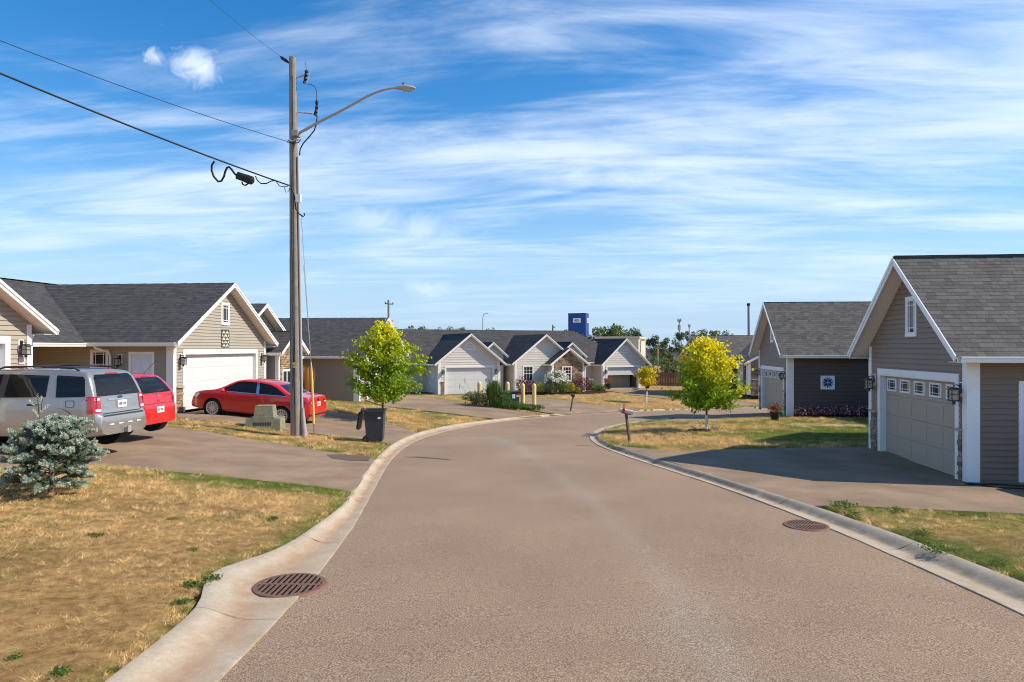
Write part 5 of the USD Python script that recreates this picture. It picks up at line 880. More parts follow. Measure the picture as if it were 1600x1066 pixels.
# wheeled bin
bb = G(586, 689.5); bn = thing('wheeled_bin', 'dark grey wheeled refuse bin with its lid hanging open at the kerb', 'bin', bb, math.degrees(TH) + 4)
def frus(a, b): return trimesh.convex.convex_hull(np.vstack([bx(*a, 0, 0.001).vertices * [1, 1, 0] + [0, 0, a[4] if len(a) > 4 else 0] for a in (a[:4],)] ))
lo = np.array([[x, y, 0.04] for x in (-0.235, 0.25) for y in (-0.26, 0.26)]); hi = np.array([[x, y, 0.98] for x in (-0.30, 0.30) for y in (-0.30, 0.30)]); hi2 = np.array([[x, y, 0.95] for x in (-0.27, 0.27) for y in (-0.28, 0.28)])
outer = trimesh.convex.convex_hull(np.vstack([lo, hi])); inner = manifold3d.Manifold.hull_points(np.vstack([lo * [0.93, 0.93, 1] + [0, 0, 0.03], hi * [0.93, 0.93, 1] + [0, 0, 0.1]]).astype(np.float32)) if hasattr(manifold3d.Manifold, 'hull_points') else None
om = manifold3d.Manifold.hull_points(np.vstack([lo, hi]).astype(np.float32)) - inner; o_ = om.to_mesh(); obj('tub', trimesh.Trimesh(o_.vert_properties[:, :3], o_.tri_verts), 'bin_plastic', bn)
obj('rim', cat_([bx(-0.335, 0.335, -0.335, -0.30, 0.94, 1.0), bx(-0.335, 0.335, 0.30, 0.335, 0.94, 1.0), bx(-0.335, -0.30, -0.30, 0.30, 0.94, 1.0), bx(0.30, 0.335, -0.30, 0.30, 0.94, 1.0)]), 'bin_plastic', bn)
for s in (-1, 1): w_ = lathe([(0.03, -0.025), (0.10, -0.025), (0.105, 0), (0.10, 0.025), (0.03, 0.025)], 20, 'y'); w_.apply_translation((-0.25, s * 0.27, 0.10)); obj('wheel', w_, 'black_rubber', bn, smooth=40)
lid = bx(-0.032, 0.0, -0.31, 0.31, -0.62, 0.0); lid.apply_transform(trimesh.transformations.rotation_matrix(math.radians(9), (0, 1, 0))); lid.apply_translation((-0.37, 0, 0.99)); lr = rbx(-0.09, -0.033, -0.30, 0.30, -0.60, -0.06, 0.03); lr.apply_transform(trimesh.transformations.rotation_matrix(math.radians(9), (0, 1, 0))); lr.apply_translation((-0.37, 0, 0.99)); obj('lid', cat_([lid, lr]), 'bin_plastic', bn)
obj('handle', tube([(-0.36, -0.25, 1.0), (-0.40, -0.25, 1.02), (-0.40, 0.25, 1.02), (-0.36, 0.25, 1.0)], 0.017, 8), 'bin_plastic', bn); obj('sticker', bx(0.12, 0.2, -0.302, -0.285, 0.72, 0.78), 'sign_white', bn)
# leaning mailboxes
def mailbox(name, px, top, box_px, label, bm, red):
    b = G(*px); d = b[:2] @ FW; t = at_d(*top, d) - b; o = thing(name, label, 'mailbox', b)
    obj('post', cat_([tube([-t * 0.05, t], 0.045, 4)]), 'bark' if True else bm, o); a = at_d(*box_px[0], d) - b; c = at_d(*box_px[1], d) - b; ctr = (a + c) / 2; ln = np.linalg.norm(c - a)
    prof = Polygon([(-0.065, -0.055), (0.065, -0.055), (0.065, 0.01)] + [(0.065 * math.cos(w), 0.01 + 0.065 * math.sin(w)) for w in np.linspace(0, PI, 9)[1:-1]] + [(-0.065, 0.01)]); u = (c - a) / ln; s = np.cross([0, 0, 1.0], u); s /= np.linalg.norm(s)
    bxm = obj('box', extr(prof, lambda p, q, h: ctr + np.multiply.outer(p, s) + np.multiply.outer(q, np.cross(u, s)) + np.multiply.outer((h - 0.5) * ln, u)), bm, o)
    if red:
        f = trimesh.creation.box((0.09, 0.10, 0.12)); f.apply_translation(ctr - u * ln * 0.18 - s * 0.03 + [0, 0, 0.0]); obj('red_ribbon', trimesh.convex.convex_hull(f.vertices + rg.normal(0, 0.02, f.vertices.shape)), 'red_paint', bxm); f = trimesh.creation.box((0.03, 0.02, 0.16)); f.apply_translation(ctr - u * ln * 0.15 + [0, 0, 0.16]); obj('flag', f, 'red_paint', bxm)
    obj('mount_board', trimesh.convex.convex_hull(np.vstack([ctr + u * ln * k + s * j - np.cross(u, s) * 0.0 + [0, 0, z] for k in (-0.35, 0.35) for j in (-0.06, 0.06) for z in (-0.085, -0.058)])), 'bark', o)
mailbox('mailbox', (984, 692), (978, 645), [(967.5, 640.5), (989, 645)], 'white mailbox with a red ribbon on a leaning post at the road corner', 'box_white', True)
mailbox('mailbox', (891.5, 642), (895.5, 620), [(892, 617.5), (898, 618.5)], 'small dark mailbox on a leaning post before the grey house', 'black_metal', False)
# yellow bollards round a green service box
def bollard(px, label, first=None, dy=0.0):
    b = G(*px)
    if first is not None: return copy_of(first, label, b)
    o = thing('bollard', label, 'bollard', b, group='yellow bollards round the green service box'); obj('post', lathe([(0.001, 1.32), (0.05, 1.31), (0.095, 1.27), (0.115, 1.2), (0.118, 1.1), (0.118, -0.1)], 20), 'yellow_paint', o, smooth=50); obj('sleeve_band', lathe([(0.119, 1.12), (0.122, 1.12), (0.122, 1.17), (0.119, 1.17)], 20), 'yellow_paint', o); return o
b0 = bollard((817, 636), 'yellow rounded bollard just right of the green service box'); bollard((834.5, 635.5), 'yellow rounded bollard standing clear at the right end of the planting', b0); bollard((749, 633), 'yellow bollard rising behind the left end of the green planting', b0); bollard((793, 632.5), 'yellow bollard behind the green service box', b0)
sb = G(798, 634.5); sbx = thing('service_box', 'dark green metal service box with white and red stickers among shrubs', 'utility box', sb, math.degrees(TH) + 10)
obj('cabinet', rbx(-0.62, 0.42, -0.4, 0.4, -0.1, 0.78, 0.03), 'green_box', sbx); obj('cap', rbx(-0.66, 0.46, -0.44, 0.44, 0.78, 0.86, 0.02), 'green_box', sbx); obj('white_sticker', bx(0.02, 0.18, -0.408, -0.399, 0.46, 0.70), 'sign_white', sbx); obj('red_sticker', bx(0.24, 0.40, -0.408, -0.399, 0.52, 0.74), 'red_paint', sbx); obj('white_sticker', bx(0.26, 0.38, -0.412, -0.4085, 0.54, 0.62), 'sign_white', sbx)
# storm drain grates
def grate(px, R, label, rot):
    c = isect(*px, zroad); o = thing('drain_grate', label, 'drain grate', (c[0], c[1], c[2] + 0.004), rot)
    obj('pit', lathe([(0.001, 0.012), (R * 0.9, 0.012), (R * 0.9, -0.02)], 40), 'dark_pit', o); obj('frame', lathe([(R * 0.88, 0.0), (R * 0.88, 0.020), (R * 0.93, 0.021), (R, 0.016), (R + 0.02, -0.02)], 48), 'rust_iron', o, smooth=40)
    n = 11; obj('cross_rib', cat_([bx(-R * 0.88, R * 0.88, -0.022, 0.022, 0.012, 0.021)]), 'rust_iron', o)
    for k in range(n):
        x = (k - (n - 1) / 2) * R * 1.72 / n; h = math.sqrt(max(0.0, (R * 0.89) ** 2 - x * x))
        for s in (-1, 1):
            if h > 0.06: obj('grate_bar', bx(x - 0.014, x + 0.014, min(s * 0.022, s * h), max(s * 0.022, s * h), 0.011, 0.020), 'rust_iron', o)
grate((453, 916), 0.40, 'rusty round storm drain grate in the left gutter', 4); grate((1260, 822.5), 0.33, 'rusty round storm drain grate beside the right kerb', 12)
# far street furniture
def far_pole(name, px, top, r, label, cat, arms=()):
    d = px[2]; b = at_d(px[0], px[1], d); b[2] = float(base(b[1])); t = at_d(top[0], top[1], d) - b; o = thing(name, label, cat, b); obj('shaft', tube([[0, 0, -0.3], t], [r * 1.2, r * 0.8], 10), 'pole_wood' if cat == 'utility pole' else 'galv', o, smooth=40)
    for a in arms: obj(a[0], tube([at_d(x, y, d) - b for x, y in a[2]], a[1], 8), a[3], o, smooth=40)
far_pole('utility_pole', (608, 560, 110), (607, 469), 0.2, 'distant power pole with a crossarm above the taupe house roof', 'utility pole', [('crossarm', 0.09, [(601.5, 474.5), (614.5, 475.5)], 'pole_wood'), ('insulator', 0.08, [(602, 474), (602, 471.5)], 'wire'), ('insulator', 0.08, [(614, 475), (614, 472.5)], 'wire')])
far_pole('utility_pole', (1171, 600, 75), (1169.5, 475), 0.15, 'tall dark pole standing behind the dark house gable', 'utility pole', [('cap', 0.17, [(1169.5, 478), (1169.5, 474)], 'wire')])
far_pole('far_street_lamp', (753, 560, 120), (754.5, 497), 0.09, 'distant grey street lamp curving above the roof ridge', 'street lamp', [('arm', 0.06, [(754.5, 497), (755.5, 492), (758, 490), (763, 489.5)], 'galv')])
far_pole('far_street_lamp', (1001, 600, 95), (1000.5, 534), 0.1, 'pale street lamp just right of the beige building', 'street lamp', [('arm', 0.07, [(1000.5, 534), (1001, 532.5), (1003, 532), (1007, 532)], 'galv')])
far_pole('far_street_lamp', (1028, 590, 110), (1028, 539), 0.08, 'thin lamp post in front of the grey warehouse', 'street lamp', [('arm', 0.08, [(1025, 538.5), (1032, 538.5)], 'galv')])
far_pole('far_street_lamp', (1077.5, 580, 130), (1077, 509), 0.12, 'tall floodlight post between the right-hand trees', 'street lamp', [('lamp_head', 0.3, [(1075.5, 509), (1078.5, 509)], 'galv')])
far_pole('cell_tower', (1061.5, 560, 220), (1061.5, 499), 0.25, 'distant mobile phone mast with antennas at its top', 'mast', [('antenna_ring', 0.25, [(1058.5, 500.5), (1064.5, 500.5)], 'galv'), ('antenna', 0.22, [(1059.5, 503), (1059.5, 498)], 'galv'), ('antenna', 0.22, [(1063.5, 503), (1063.5, 498)], 'galv'), ('mast_collar', 0.5, [(1061.5, 516), (1061.5, 508)], 'galv')])
far_pole('utility_pole', (863.5, 560, 120), (863.5, 507.5), 0.14, 'short distant pole left of the blue tower', 'utility pole', [('transformer', 0.3, [(865.5, 513), (865.5, 510)], 'galv')])
# blue sign tower, beige hall, grey warehouse
D = 170.0; c = at_d(904, 560, D); z0 = float(base(c[1])) - 0.2; zt = at_d(904, 491, D)[2]
tw = thing('blue_tower', 'blue sign tower rising behind the grey house roof', 'tower', (c[0], c[1], z0), math.degrees(TH) - 16); hh = zt - z0
obj('shaft', bx(-2.15, 2.15, -2.15, 2.15, 0, hh), 'blue_tower', tw)
for k in range(1, 10): obj('panel_joint', bx(-2.165, 2.165, -2.165, 2.165, hh * k / 10 - 0.03, hh * k / 10 + 0.03), 'blue_tower', tw)
obj('parapet', bx(-2.2, 2.2, -2.2, 2.2, hh, hh + 0.15), 'blue_tower', tw)
for f, nm in ((Face((0, -2.17, 0), (1, 0, 0), (0, -1, 0)), 'front'), (Face((2.17, 0, 0), (0, 1, 0), (1, 0, 0)), 'side')):
    s = obj('sign_panel', f.box(-0.95, 0.95, hh - 2.15, hh - 1.05, 0.0, 0.12), 'sign_white', tw); e = lambda a, b, r, cx, cy: Polygon([(cx + a * math.cos(t), cy + b * math.sin(t)) for t in np.linspace(0, 2 * PI, 30)])
    sw = [e(0.62, 0.30, 0, 0.05, hh - 1.6).difference(e(0.55, 0.22, 0, 0.12, hh - 1.57)), e(0.30, 0.2, 0, 0.1, hh - 1.6).difference(e(0.22, 0.14, 0, 0.15, hh - 1.58)), Polygon([(-0.6, hh - 1.45), (-0.25, hh - 1.5), (-0.1, hh - 1.75), (-0.3, hh - 1.62)])]
    obj('logo_mark', cat_([extr(x, lambda u, z, h: f.p(u, z, 0.121 + h * 0.02)) for x in sw]), 'ink_dark', s)
def block(name, label, x0, x1, ytop, d, mt, depth=20, roofm=None, rot=0.0):
    a, b = at_d(x0, 560, d), at_d(x1, 560, d); z0 = float(base(a[1])) - 0.3; zt = at_d(x0, ytop, d)[2]; o = thing(name, label, 'building', (a[0], a[1], z0), math.degrees(TH) + rot); w = np.linalg.norm(b - a)
    n = max(3, int(w / 2.2)); obj('wall', bx(0, w, 0, depth, 0, zt - z0), mt, o)
    for k in range(n): obj('wall_panel', bx(w * k / n + 0.03, w * (k + 1) / n - 0.03, -0.06, 0, 0, zt - z0 - 0.35), mt, o)
    obj('parapet', bx(-0.15, w + 0.15, -0.15, depth + 0.15, zt - z0, zt - z0 + 0.3), roofm or mt, o); return o
block('beige_hall', 'flat-roofed beige building behind the open garage gable', 930, 997, 529, 105, 'beige_panel', 18, rot=-14)
block('grey_warehouse', 'long grey warehouse glimpsed between the trees at right', 1004, 1075, 547.5, 150, 'far_grey', 22)
block('white_roofed_hall', 'low white-roofed building above the far brown house', 1146, 1200, 526.5, 140, 'sign_white', 20)
# board fence right of the open garage
fa, fb = at_d(1016, 600, 74), at_d(1100, 600, 72); fa[2] = float(base(fa[1])) + 0.15; fn = thing('board_fence', 'reddish board fence right of the open garage', 'fence', fa, math.degrees(math.atan2(fb[1] - fa[1], fb[0] - fa[0]))); W = np.linalg.norm((fb - fa)[:2])
for k in range(int(W / 0.17)): obj('board', bx(k * 0.17, k * 0.17 + 0.15, -0.02, 0.02, 0, 1.42 + 0.03 * rg.random()), 'fence_wood', fn, tint=np.full((8, 3), rg.random()))
for z in (0.3, 1.1): obj('rail', bx(0, W, 0.02, 0.07, z, z + 0.09), 'fence_wood', fn)
for k in range(4): obj('post', bx(W * k / 3 - 0.06, W * k / 3 + 0.06, 0.07, 0.19, -0.2, 1.5), 'fence_wood', fn)
# things by the houses
def Lw(loc, rot, p): a = math.radians(rot); return np.array([loc[0] + p[0] * math.cos(a) - p[1] * math.sin(a), loc[1] + p[0] * math.sin(a) + p[1] * math.cos(a), loc[2] + p[2]])
GH = ((-11.6, 55.08, -1.25), 27)
for nm, p, mt, s, lab in (('storage_tub', (17.3, 4.6, 0.02), 'blue_plastic', 1.0, 'blue plastic storage tub on the open garage floor'), ('storage_tub', (18.1, 5.4, 0.02), 'blue_plastic', 1.25, 'taller blue tub deep in the open garage'), ('storage_tub', (18.9, 4.4, 0.02), 'paint_red_dark', 1.1, 'dark red tub on the right side of the open garage floor')):
    o = thing(nm, lab, 'tub', Lw(*GH, p), 27 + 15 * s); obj('tub', trimesh.convex.convex_hull(np.vstack([bx(-0.25, 0.25, -0.18, 0.18, 0, 0.01).vertices, bx(-0.32, 0.32, -0.24, 0.24, 0.48 * s, 0.49 * s).vertices])), mt, o); obj('lid', rbx(-0.34, 0.34, -0.26, 0.26, 0.495 * s, 0.53 * s, 0.012), mt, o)
hose_pts = [G(*p) + [0, 0, 0.02] for p in ((1640, 768), (1620, 765), (1598, 765), (1570, 764), (1545, 761.5), (1523, 757.5), (1508, 756.8), (1512, 758.5), (1530, 758), (1560, 758.5), (1590, 760.5), (1640, 762))]
obj('garden_hose', tube(smooth_line(np.array(hose_pts)[:, :2], 0.05) if False else hose_pts, 0.014, 6), 'wire', None, smooth=60, label='dark garden hose lying on the driveway at the brown house corner', cat='hose')
# worn pale line and patches on the asphalt
sheet('asphalt_patch', [(510, 711), (520, 717), (548, 720), (576, 720), (580, 713.5), (560, 712.5), (535, 710)], 'asphalt_patch', 0.006, 'dark asphalt patch at the edge of the grass strip')
sheet('asphalt_patch', [(630, 714.0), (690, 718.6), (706, 720.6), (700, 718.6), (655, 714.2)], 'asphalt_patch', 0.006, 'thin dark tar streak across the street', on=zroad)
obj('concrete_walk', (lambda a, b, c, d: trimesh.Trimesh(np.array([a, b, c, d]) + [0, 0, 0.012], [[0, 1, 2], [0, 2, 3]], process=False))(*[G(*p) for p in ((1236, 665), (1352, 668), (1352, 664), (1236, 661.5))]), 'concrete_path', None, kind='structure', label='narrow concrete walk beside the dark house')
# ---------------------------------------------------------------- vegetation
def leaf_cards(P_, size, rg, up=0.3, fold=0.35, tints=None, aspect=0.8):
    """folded leaf faces at the points P_; returns mesh arrays and per-vertex tints"""
    n = len(P_); d = rg.normal(size=(n, 3)); d /= np.linalg.norm(d, axis=1, keepdims=True); nrm = rg.normal(size=(n, 3)); nrm[:, 2] += up * 2; nrm -= d * (nrm * d).sum(1, keepdims=True); nrm /= np.linalg.norm(nrm, axis=1, keepdims=True)
    s = np.cross(nrm, d); L = (size * rg.uniform(0.65, 1.25, n))[:, None]; W = L * aspect * 0.5
    a, b = P_ - d * L * 0.5, P_ + d * L * 0.5; l, r = P_ + s * W + nrm * L * fold * 0.4, P_ - s * W + nrm * L * fold * 0.4
    V = np.stack([a, r, b, l], 1).reshape(-1, 3); i = np.arange(n)[:, None] * 4; f = np.concatenate([i + [0, 1, 2], i + [0, 2, 3]], 1).reshape(-1, 3)
    t = None if tints is None else np.repeat(tints, 4, 0)
    return (V, f), t
def rand_tint(rg, n, lo=0.7, hi=1.3): return rg.uniform(lo, hi, (n, 1))
def limb(a, b, r0, r1, rg, bend=0.08, n=6):
    t = np.linspace(0, 1, n)[:, None]; L = np.linalg.norm(b - a); off = rg.normal(size=3) * L * bend; p = a + (b - a) * t + off * np.sin(t * PI); return tube(p, np.linspace(r0, r1, n), 6), p
def street_tree(name, label, base_, height, trunk, env, nleaf, size, colour, seed, wrap=False, rt=0.05, lobes=11):
    """env(z, az) -> crown radius at relative height z (0 bottom of crown .. 1 top)"""
    rg = np.random.default_rng(seed); o = thing(name, label, 'tree', base_); top = height * 0.93; wob = rg.normal(size=(7, 3)) * [0.02, 0.02, 0] * height * 0.4; ks = np.linspace(0, 1, 7)[:, None]
    tp = np.array([0, 0, -0.05]) + np.array([0, 0, top + 0.05]) * ks + wob * np.minimum(ks * 2, 1) * (ks > 0); obj('trunk', tube(tp, np.linspace(rt, 0.012, 7), 9), 'bark', o, smooth=50); at = lambda z: np.array([np.interp(z, tp[:, 2], tp[:, k]) for k in (0, 1)] + [z])
    if wrap: obj('trunk_guard', tube([at(z) for z in np.linspace(0.02, trunk * 0.62, 6)], rt * 1.18, 10), 'white_wrap', o, smooth=50)
    ch = height - trunk; twigs = []; limbs = []
    n_l = 54
    for k in range(n_l):
        zf = (k + 0.5) / n_l; az = k * 2.39996 + rg.normal() * 0.3; zs = trunk + ch * max(0.0, zf * 0.95 - 0.22); R = env(zf, az) * rg.uniform(0.55, 1.18); e = np.array([math.cos(az) * R, math.sin(az) * R, trunk + ch * (zf * 0.97 + 0.01 * rg.normal())])
        e[2] += ch * (0.07 if k % 9 == 4 and zf > 0.45 else 0.0); s = at(min(zs, top * 0.98)); e[:2] += s[:2]; m, p = limb(s, e, max(0.006, rt * 0.42 * (1 - zf)), 0.004, rg); limbs.append(m); twigs.append(p)
    obj('limbs', cat_(limbs), 'bark', o, kind='stuff', smooth=50)
    pts = []
    per = nleaf // n_l
    for p in twigs:
        t = rg.beta(2.2, 1.2, per); q = np.stack([np.interp(t, np.linspace(0, 1, len(p)), p[:, k]) for k in range(3)], 1); c = rg.normal(size=(per, 3)) * np.array([0.15, 0.15, 0.11]) * (height / 4.2) * (0.55 + 0.6 * t[:, None]); pts.append(q + c)
    P_ = np.concatenate(pts); zf = np.clip((P_[:, 2] - trunk) / ch, 0, 1); col = colour(zf, P_, rg) * rand_tint(rg, len(P_), 0.7, 1.35); (m, t) = leaf_cards(P_, np.full(len(P_), size), rg, tints=col); obj('crown', m, 'maple', o, tint=t); return o
def mixc(a, b, t): return np.array(a)[None] * (1 - t[:, None]) + np.array(b)[None] * t[:, None]
def col_left(zf, P_, rg):
    t = np.clip((zf - 0.42) * 1.6 + rg.normal(size=len(zf)) * 0.22 + 0.25 * (meshkit.noise(P_ * 2.2, 3) - 0.5), 0, 1); return mixc((0.22, 0.335, 0.02), (0.70, 0.64, 0.035), t)
def col_right(zf, P_, rg):
    side = P_ @ np.array([*RT, 0]); t = np.clip((zf - 0.32) * 1.6 + 0.30 * (side + 0.15) + rg.normal(size=len(zf)) * 0.25 + 0.7 * (meshkit.noise(P_ * 2.0, 8) - 0.5), 0, 1); return mixc((0.22, 0.335, 0.02), (0.84, 0.71, 0.04), t)
def env_left(z, az): 
    r = 1.62 * math.sin(PI * min(1, max(0.0, 0.10 + 0.9 * z)) ** 0.8) ** 0.65 if z < 0.98 else 0.2
    s = math.cos(az - TH); return r * (1.0 + 0.06 * s) * (0.8 if z < 0.12 else 1) * (1 - 0.45 * max(0, z - 0.55))
def env_right(z, az): return 1.30 * math.sin(PI * min(1, 0.12 + 0.86 * z) ** 0.8) ** 0.75 * (1 + 0.22 * math.sin(2.3 * az + 7 * z))
tb = G(598, 656); dT = tb[:2] @ FW; hT = at_d(598, 503, dT)[2] - tb[2]; trT = at_d(598, 622, dT)[2] - tb[2]
lt = street_tree('maple_tree', 'green maple with yellow-green top behind the grey bin', tb, hT, trT, env_left, 8500, 0.135, col_left, 11, rt=0.055)
tb = G(1104, 673); dT = tb[:2] @ FW; hT = at_d(1104, 527, dT)[2] - tb[2]; trT = at_d(1104, 634, dT)[2] - tb[2]
street_tree('maple_tree', 'golden-leaved young maple with white trunk guard on the corner lawn', tb, hT, trT, env_right, 8000, 0.115, col_right, 12, wrap=True, rt=0.045)
mr = trimesh.Trimesh(*(lambda a: (np.array([[0, 0, 0.04]] + [[0.62 * (1 + 0.12 * math.sin(3 * w)) * math.cos(w), 0.55 * math.sin(w), 0.0] for w in a]), np.array([[0, i + 1, (i + 1) % len(a) + 1] for i in range(len(a))])))(np.linspace(0, 2 * PI, 28, endpoint=False)), process=False); mr.apply_translation(tb + [0, 0, 0.015]); obj('mulch_ring', mr, 'mulch', None, label='dark ring of mulch round the golden maple', kind='structure')
rg = np.random.default_rng(5); pw = thing('edging_plants', 'little white-flowered plants round the foot of the golden maple', 'flowers', tb); fl = np.array([[0.5 * math.cos(a) * r, 0.4 * math.sin(a) * r, rg.uniform(0.02, 0.32)] for a, r in zip(rg.uniform(0, 2 * PI, 170), rg.uniform(0.8, 1.1, 170))]); obj('foliage', leaf_cards(fl[:90] * [1, 1, 0.6], np.full(90, 0.05), rg)[0], 'leaf_mid', pw); obj('flowers', leaf_cards(fl[90:], np.full(80, 0.045), rg)[0], 'white_flower', pw, tint=rg.random((320, 3)))
tb = G(1010, 629.5); dT = tb[:2] @ FW; hT = at_d(1010, 573, dT)[2] - tb[2]; trT = at_d(1010, 601, dT)[2] - tb[2]
street_tree('maple_tree', 'small yellow sapling in the lawn before the open garage', tb, hT, trT, lambda z, az: 0.72 * math.sin(PI * (0.1 + 0.85 * z)) ** 0.6, 1500, 0.14, lambda zf, P_, rg: mixc((0.35, 0.34, 0.03), (0.66, 0.52, 0.03), np.clip(rg.random(len(zf)) * 0.9 + 0.2, 0, 1)), 13, wrap=True, rt=0.04)
# blue spruce
sp = G(80, 771); so = thing('blue_spruce', 'low spreading blue spruce on the dry lawn in front of the silver SUV', 'spruce', sp); rg = np.random.default_rng(21); S = (sp[:2] @ FW) / 1090.0
H_ = 132 * S; branches, nv, nt = [], [], []
def shoot(a, d, L, r, n, col):
    d = d / np.linalg.norm(d); u = np.cross(d, [0.3, 0.2, 1.0]); u /= np.linalg.norm(u); v = np.cross(d, u); k = rg.random(n); th = rg.random(n) * 2 * PI; p = a + d * (k * L)[:, None]; rad = np.cos(th)[:, None] * u + np.sin(th)[:, None] * v
    dr = rad * 0.88 + d * rg.uniform(0.25, 0.7, n)[:, None] + [0, 0, 0.12]; ln = r * rg.uniform(0.75, 1.15, n)[:, None]; e = p + dr * ln; w = np.cross(dr, rg.normal(size=(n, 3))); w /= np.linalg.norm(w, axis=1, keepdims=True); w *= 0.0036
    nv.append(np.stack([p + w, p - w, e + w * 0.6, e - w * 0.6], 1)); nt.append(np.repeat((np.array(col) * rand_tint(rg, n, 0.75, 1.25))[:, None, :], 4, 1))
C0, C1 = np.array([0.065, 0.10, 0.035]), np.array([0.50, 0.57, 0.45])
nb = 58
for k in range(nb):
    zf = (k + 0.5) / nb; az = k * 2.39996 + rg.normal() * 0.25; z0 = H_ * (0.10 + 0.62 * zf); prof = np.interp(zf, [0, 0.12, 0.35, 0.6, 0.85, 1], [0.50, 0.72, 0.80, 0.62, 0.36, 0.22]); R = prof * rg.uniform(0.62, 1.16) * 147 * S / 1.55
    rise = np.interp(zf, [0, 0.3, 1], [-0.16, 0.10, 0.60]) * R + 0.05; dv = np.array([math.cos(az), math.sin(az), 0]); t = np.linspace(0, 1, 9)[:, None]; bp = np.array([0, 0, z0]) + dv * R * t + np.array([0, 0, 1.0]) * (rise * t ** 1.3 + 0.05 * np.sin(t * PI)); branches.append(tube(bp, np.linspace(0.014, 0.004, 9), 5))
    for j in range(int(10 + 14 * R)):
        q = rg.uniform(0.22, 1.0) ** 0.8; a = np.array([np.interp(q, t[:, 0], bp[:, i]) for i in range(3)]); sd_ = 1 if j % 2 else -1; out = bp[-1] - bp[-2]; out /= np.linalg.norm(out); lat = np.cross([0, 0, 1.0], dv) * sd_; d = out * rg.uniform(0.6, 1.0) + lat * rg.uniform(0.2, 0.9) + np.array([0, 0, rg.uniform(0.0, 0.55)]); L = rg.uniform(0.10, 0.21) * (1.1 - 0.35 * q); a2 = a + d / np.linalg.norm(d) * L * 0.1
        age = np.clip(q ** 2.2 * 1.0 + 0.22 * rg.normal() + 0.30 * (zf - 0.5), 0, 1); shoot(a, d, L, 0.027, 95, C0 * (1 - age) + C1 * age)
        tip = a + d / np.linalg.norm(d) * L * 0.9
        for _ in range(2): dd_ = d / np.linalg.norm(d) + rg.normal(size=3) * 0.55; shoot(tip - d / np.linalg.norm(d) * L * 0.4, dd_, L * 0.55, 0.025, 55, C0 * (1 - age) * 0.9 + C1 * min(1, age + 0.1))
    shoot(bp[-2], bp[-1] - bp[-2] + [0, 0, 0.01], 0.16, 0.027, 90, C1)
lead = np.array([[0, 0, -0.05], [0.01, 0, H_ * 0.4], [-0.14 * H_, 0.02, H_ * 0.82], [-0.17 * H_, 0.02, H_ * 1.14]]) @ np.array([[*RT, 0], [-RT[1], RT[0], 0], [0, 0, 1]]); obj('trunk', tube(lead, [0.055, 0.04, 0.018, 0.008], 9), 'bark', so, smooth=50); obj('branches', cat_(branches), 'bark', so, kind='stuff')
for k in range(6): z = 0.80 + 0.05 * k; a = lead[2] + (lead[3] - lead[2]) * max(0, (z - 0.82) / 0.32); ang = k * 2.4; shoot(a, np.array([math.cos(ang), math.sin(ang), 0.9]), 0.20, 0.026, 100, C1 * [1.15, 1.08, 0.95])
shoot(lead[2] + (lead[3] - lead[2]) * 0.15, lead[3] - lead[2], 0.42, 0.02, 160, np.array([0.35, 0.36, 0.24]))
NV = np.concatenate(nv); n = len(NV); i = np.arange(n)[:, None] * 4; obj('needles', (NV.reshape(-1, 3), np.concatenate([i + [0, 1, 3], i + [0, 3, 2]], 1).reshape(-1, 3)), 'needle', so, tint=np.concatenate(nt).reshape(-1, 3), kind='stuff')
# shrubs and flowers
def bush(name, label, cat, base_, w, h, mt, n, size, seed, depth=None, flower=None, nf=0, fs=0.1, shape=0.5, spiky=False, group=None):
    rg = np.random.default_rng(seed); o = thing(name, label, cat, base_, group=group); depth = depth or w; q = rg.normal(size=(n, 3)); q /= np.linalg.norm(q, axis=1, keepdims=True); r = rg.random(n) ** 0.3; q = q * r[:, None]; lump = 0.75 + 0.5 * meshkit.noise(q * 2.3 + seed, seed); P_ = q * lump[:, None] * [w / 2, depth / 2, h / 2] + [0, 0, h * 0.5]; P_[:, 2] = np.maximum(P_[:, 2], 0.02)
    obj('stems', cat_([tube([[0, 0, -0.05], [math.cos(a) * w * 0.2, math.sin(a) * depth * 0.2, h * 0.6]], [0.02, 0.008], 5) for a in rg.uniform(0, 2 * PI, 6)]), 'bark', o, kind='stuff')
    if spiky:
        a = rg.uniform(0, 2 * PI, n); rad = rg.random(n) ** 0.5; b = np.stack([np.cos(a) * rad * w * 0.22, np.sin(a) * rad * depth * 0.22, 0 * a], 1); e = b * rg.uniform(1.4, 2.4, (n, 1)) + np.array([0, 0, 1.0]) * (h * rg.uniform(0.6, 1.05, n))[:, None]; s = np.stack([-np.sin(a), np.cos(a), 0 * a], 1) * size * 0.15; V = np.stack([b + s, b - s, (b * 0.4 + e * 0.6) - s * 0.8 + [0, 0, h * 0.05], (b * 0.4 + e * 0.6) + s * 0.8 + [0, 0, h * 0.05], e], 1); i = np.arange(n)[:, None] * 5; obj('blades', (V.reshape(-1, 3), np.concatenate([i + [0, 1, 2], i + [0, 2, 3], i + [3, 2, 4]], 1).reshape(-1, 3)), mt, o, kind='stuff')
    else: obj('foliage', leaf_cards(P_, np.full(n, size), rg)[0], mt, o)
    if flower:
        q = rg.normal(size=(nf, 3)); q[:, 2] = np.abs(q[:, 2]) * 0.9; q /= np.linalg.norm(q, axis=1, keepdims=True); C = q * [w * 0.48, depth * 0.48, h * 0.5] + [0, 0, h * 0.5]; k = 14; pts = (C[:, None] + rg.normal(size=(nf, k, 3)) * fs * 0.33).reshape(-1, 3); obj('flowers', leaf_cards(pts, np.full(len(pts), fs * 0.55), rg)[0], flower, o, tint=np.repeat(rg.random((len(pts), 1)), 3, 1).repeat(4, 0))
    return o
def at_ground(px, py, d):
    b = at_d(px, py, d); b[2] = gz(b[0], b[1]); return b
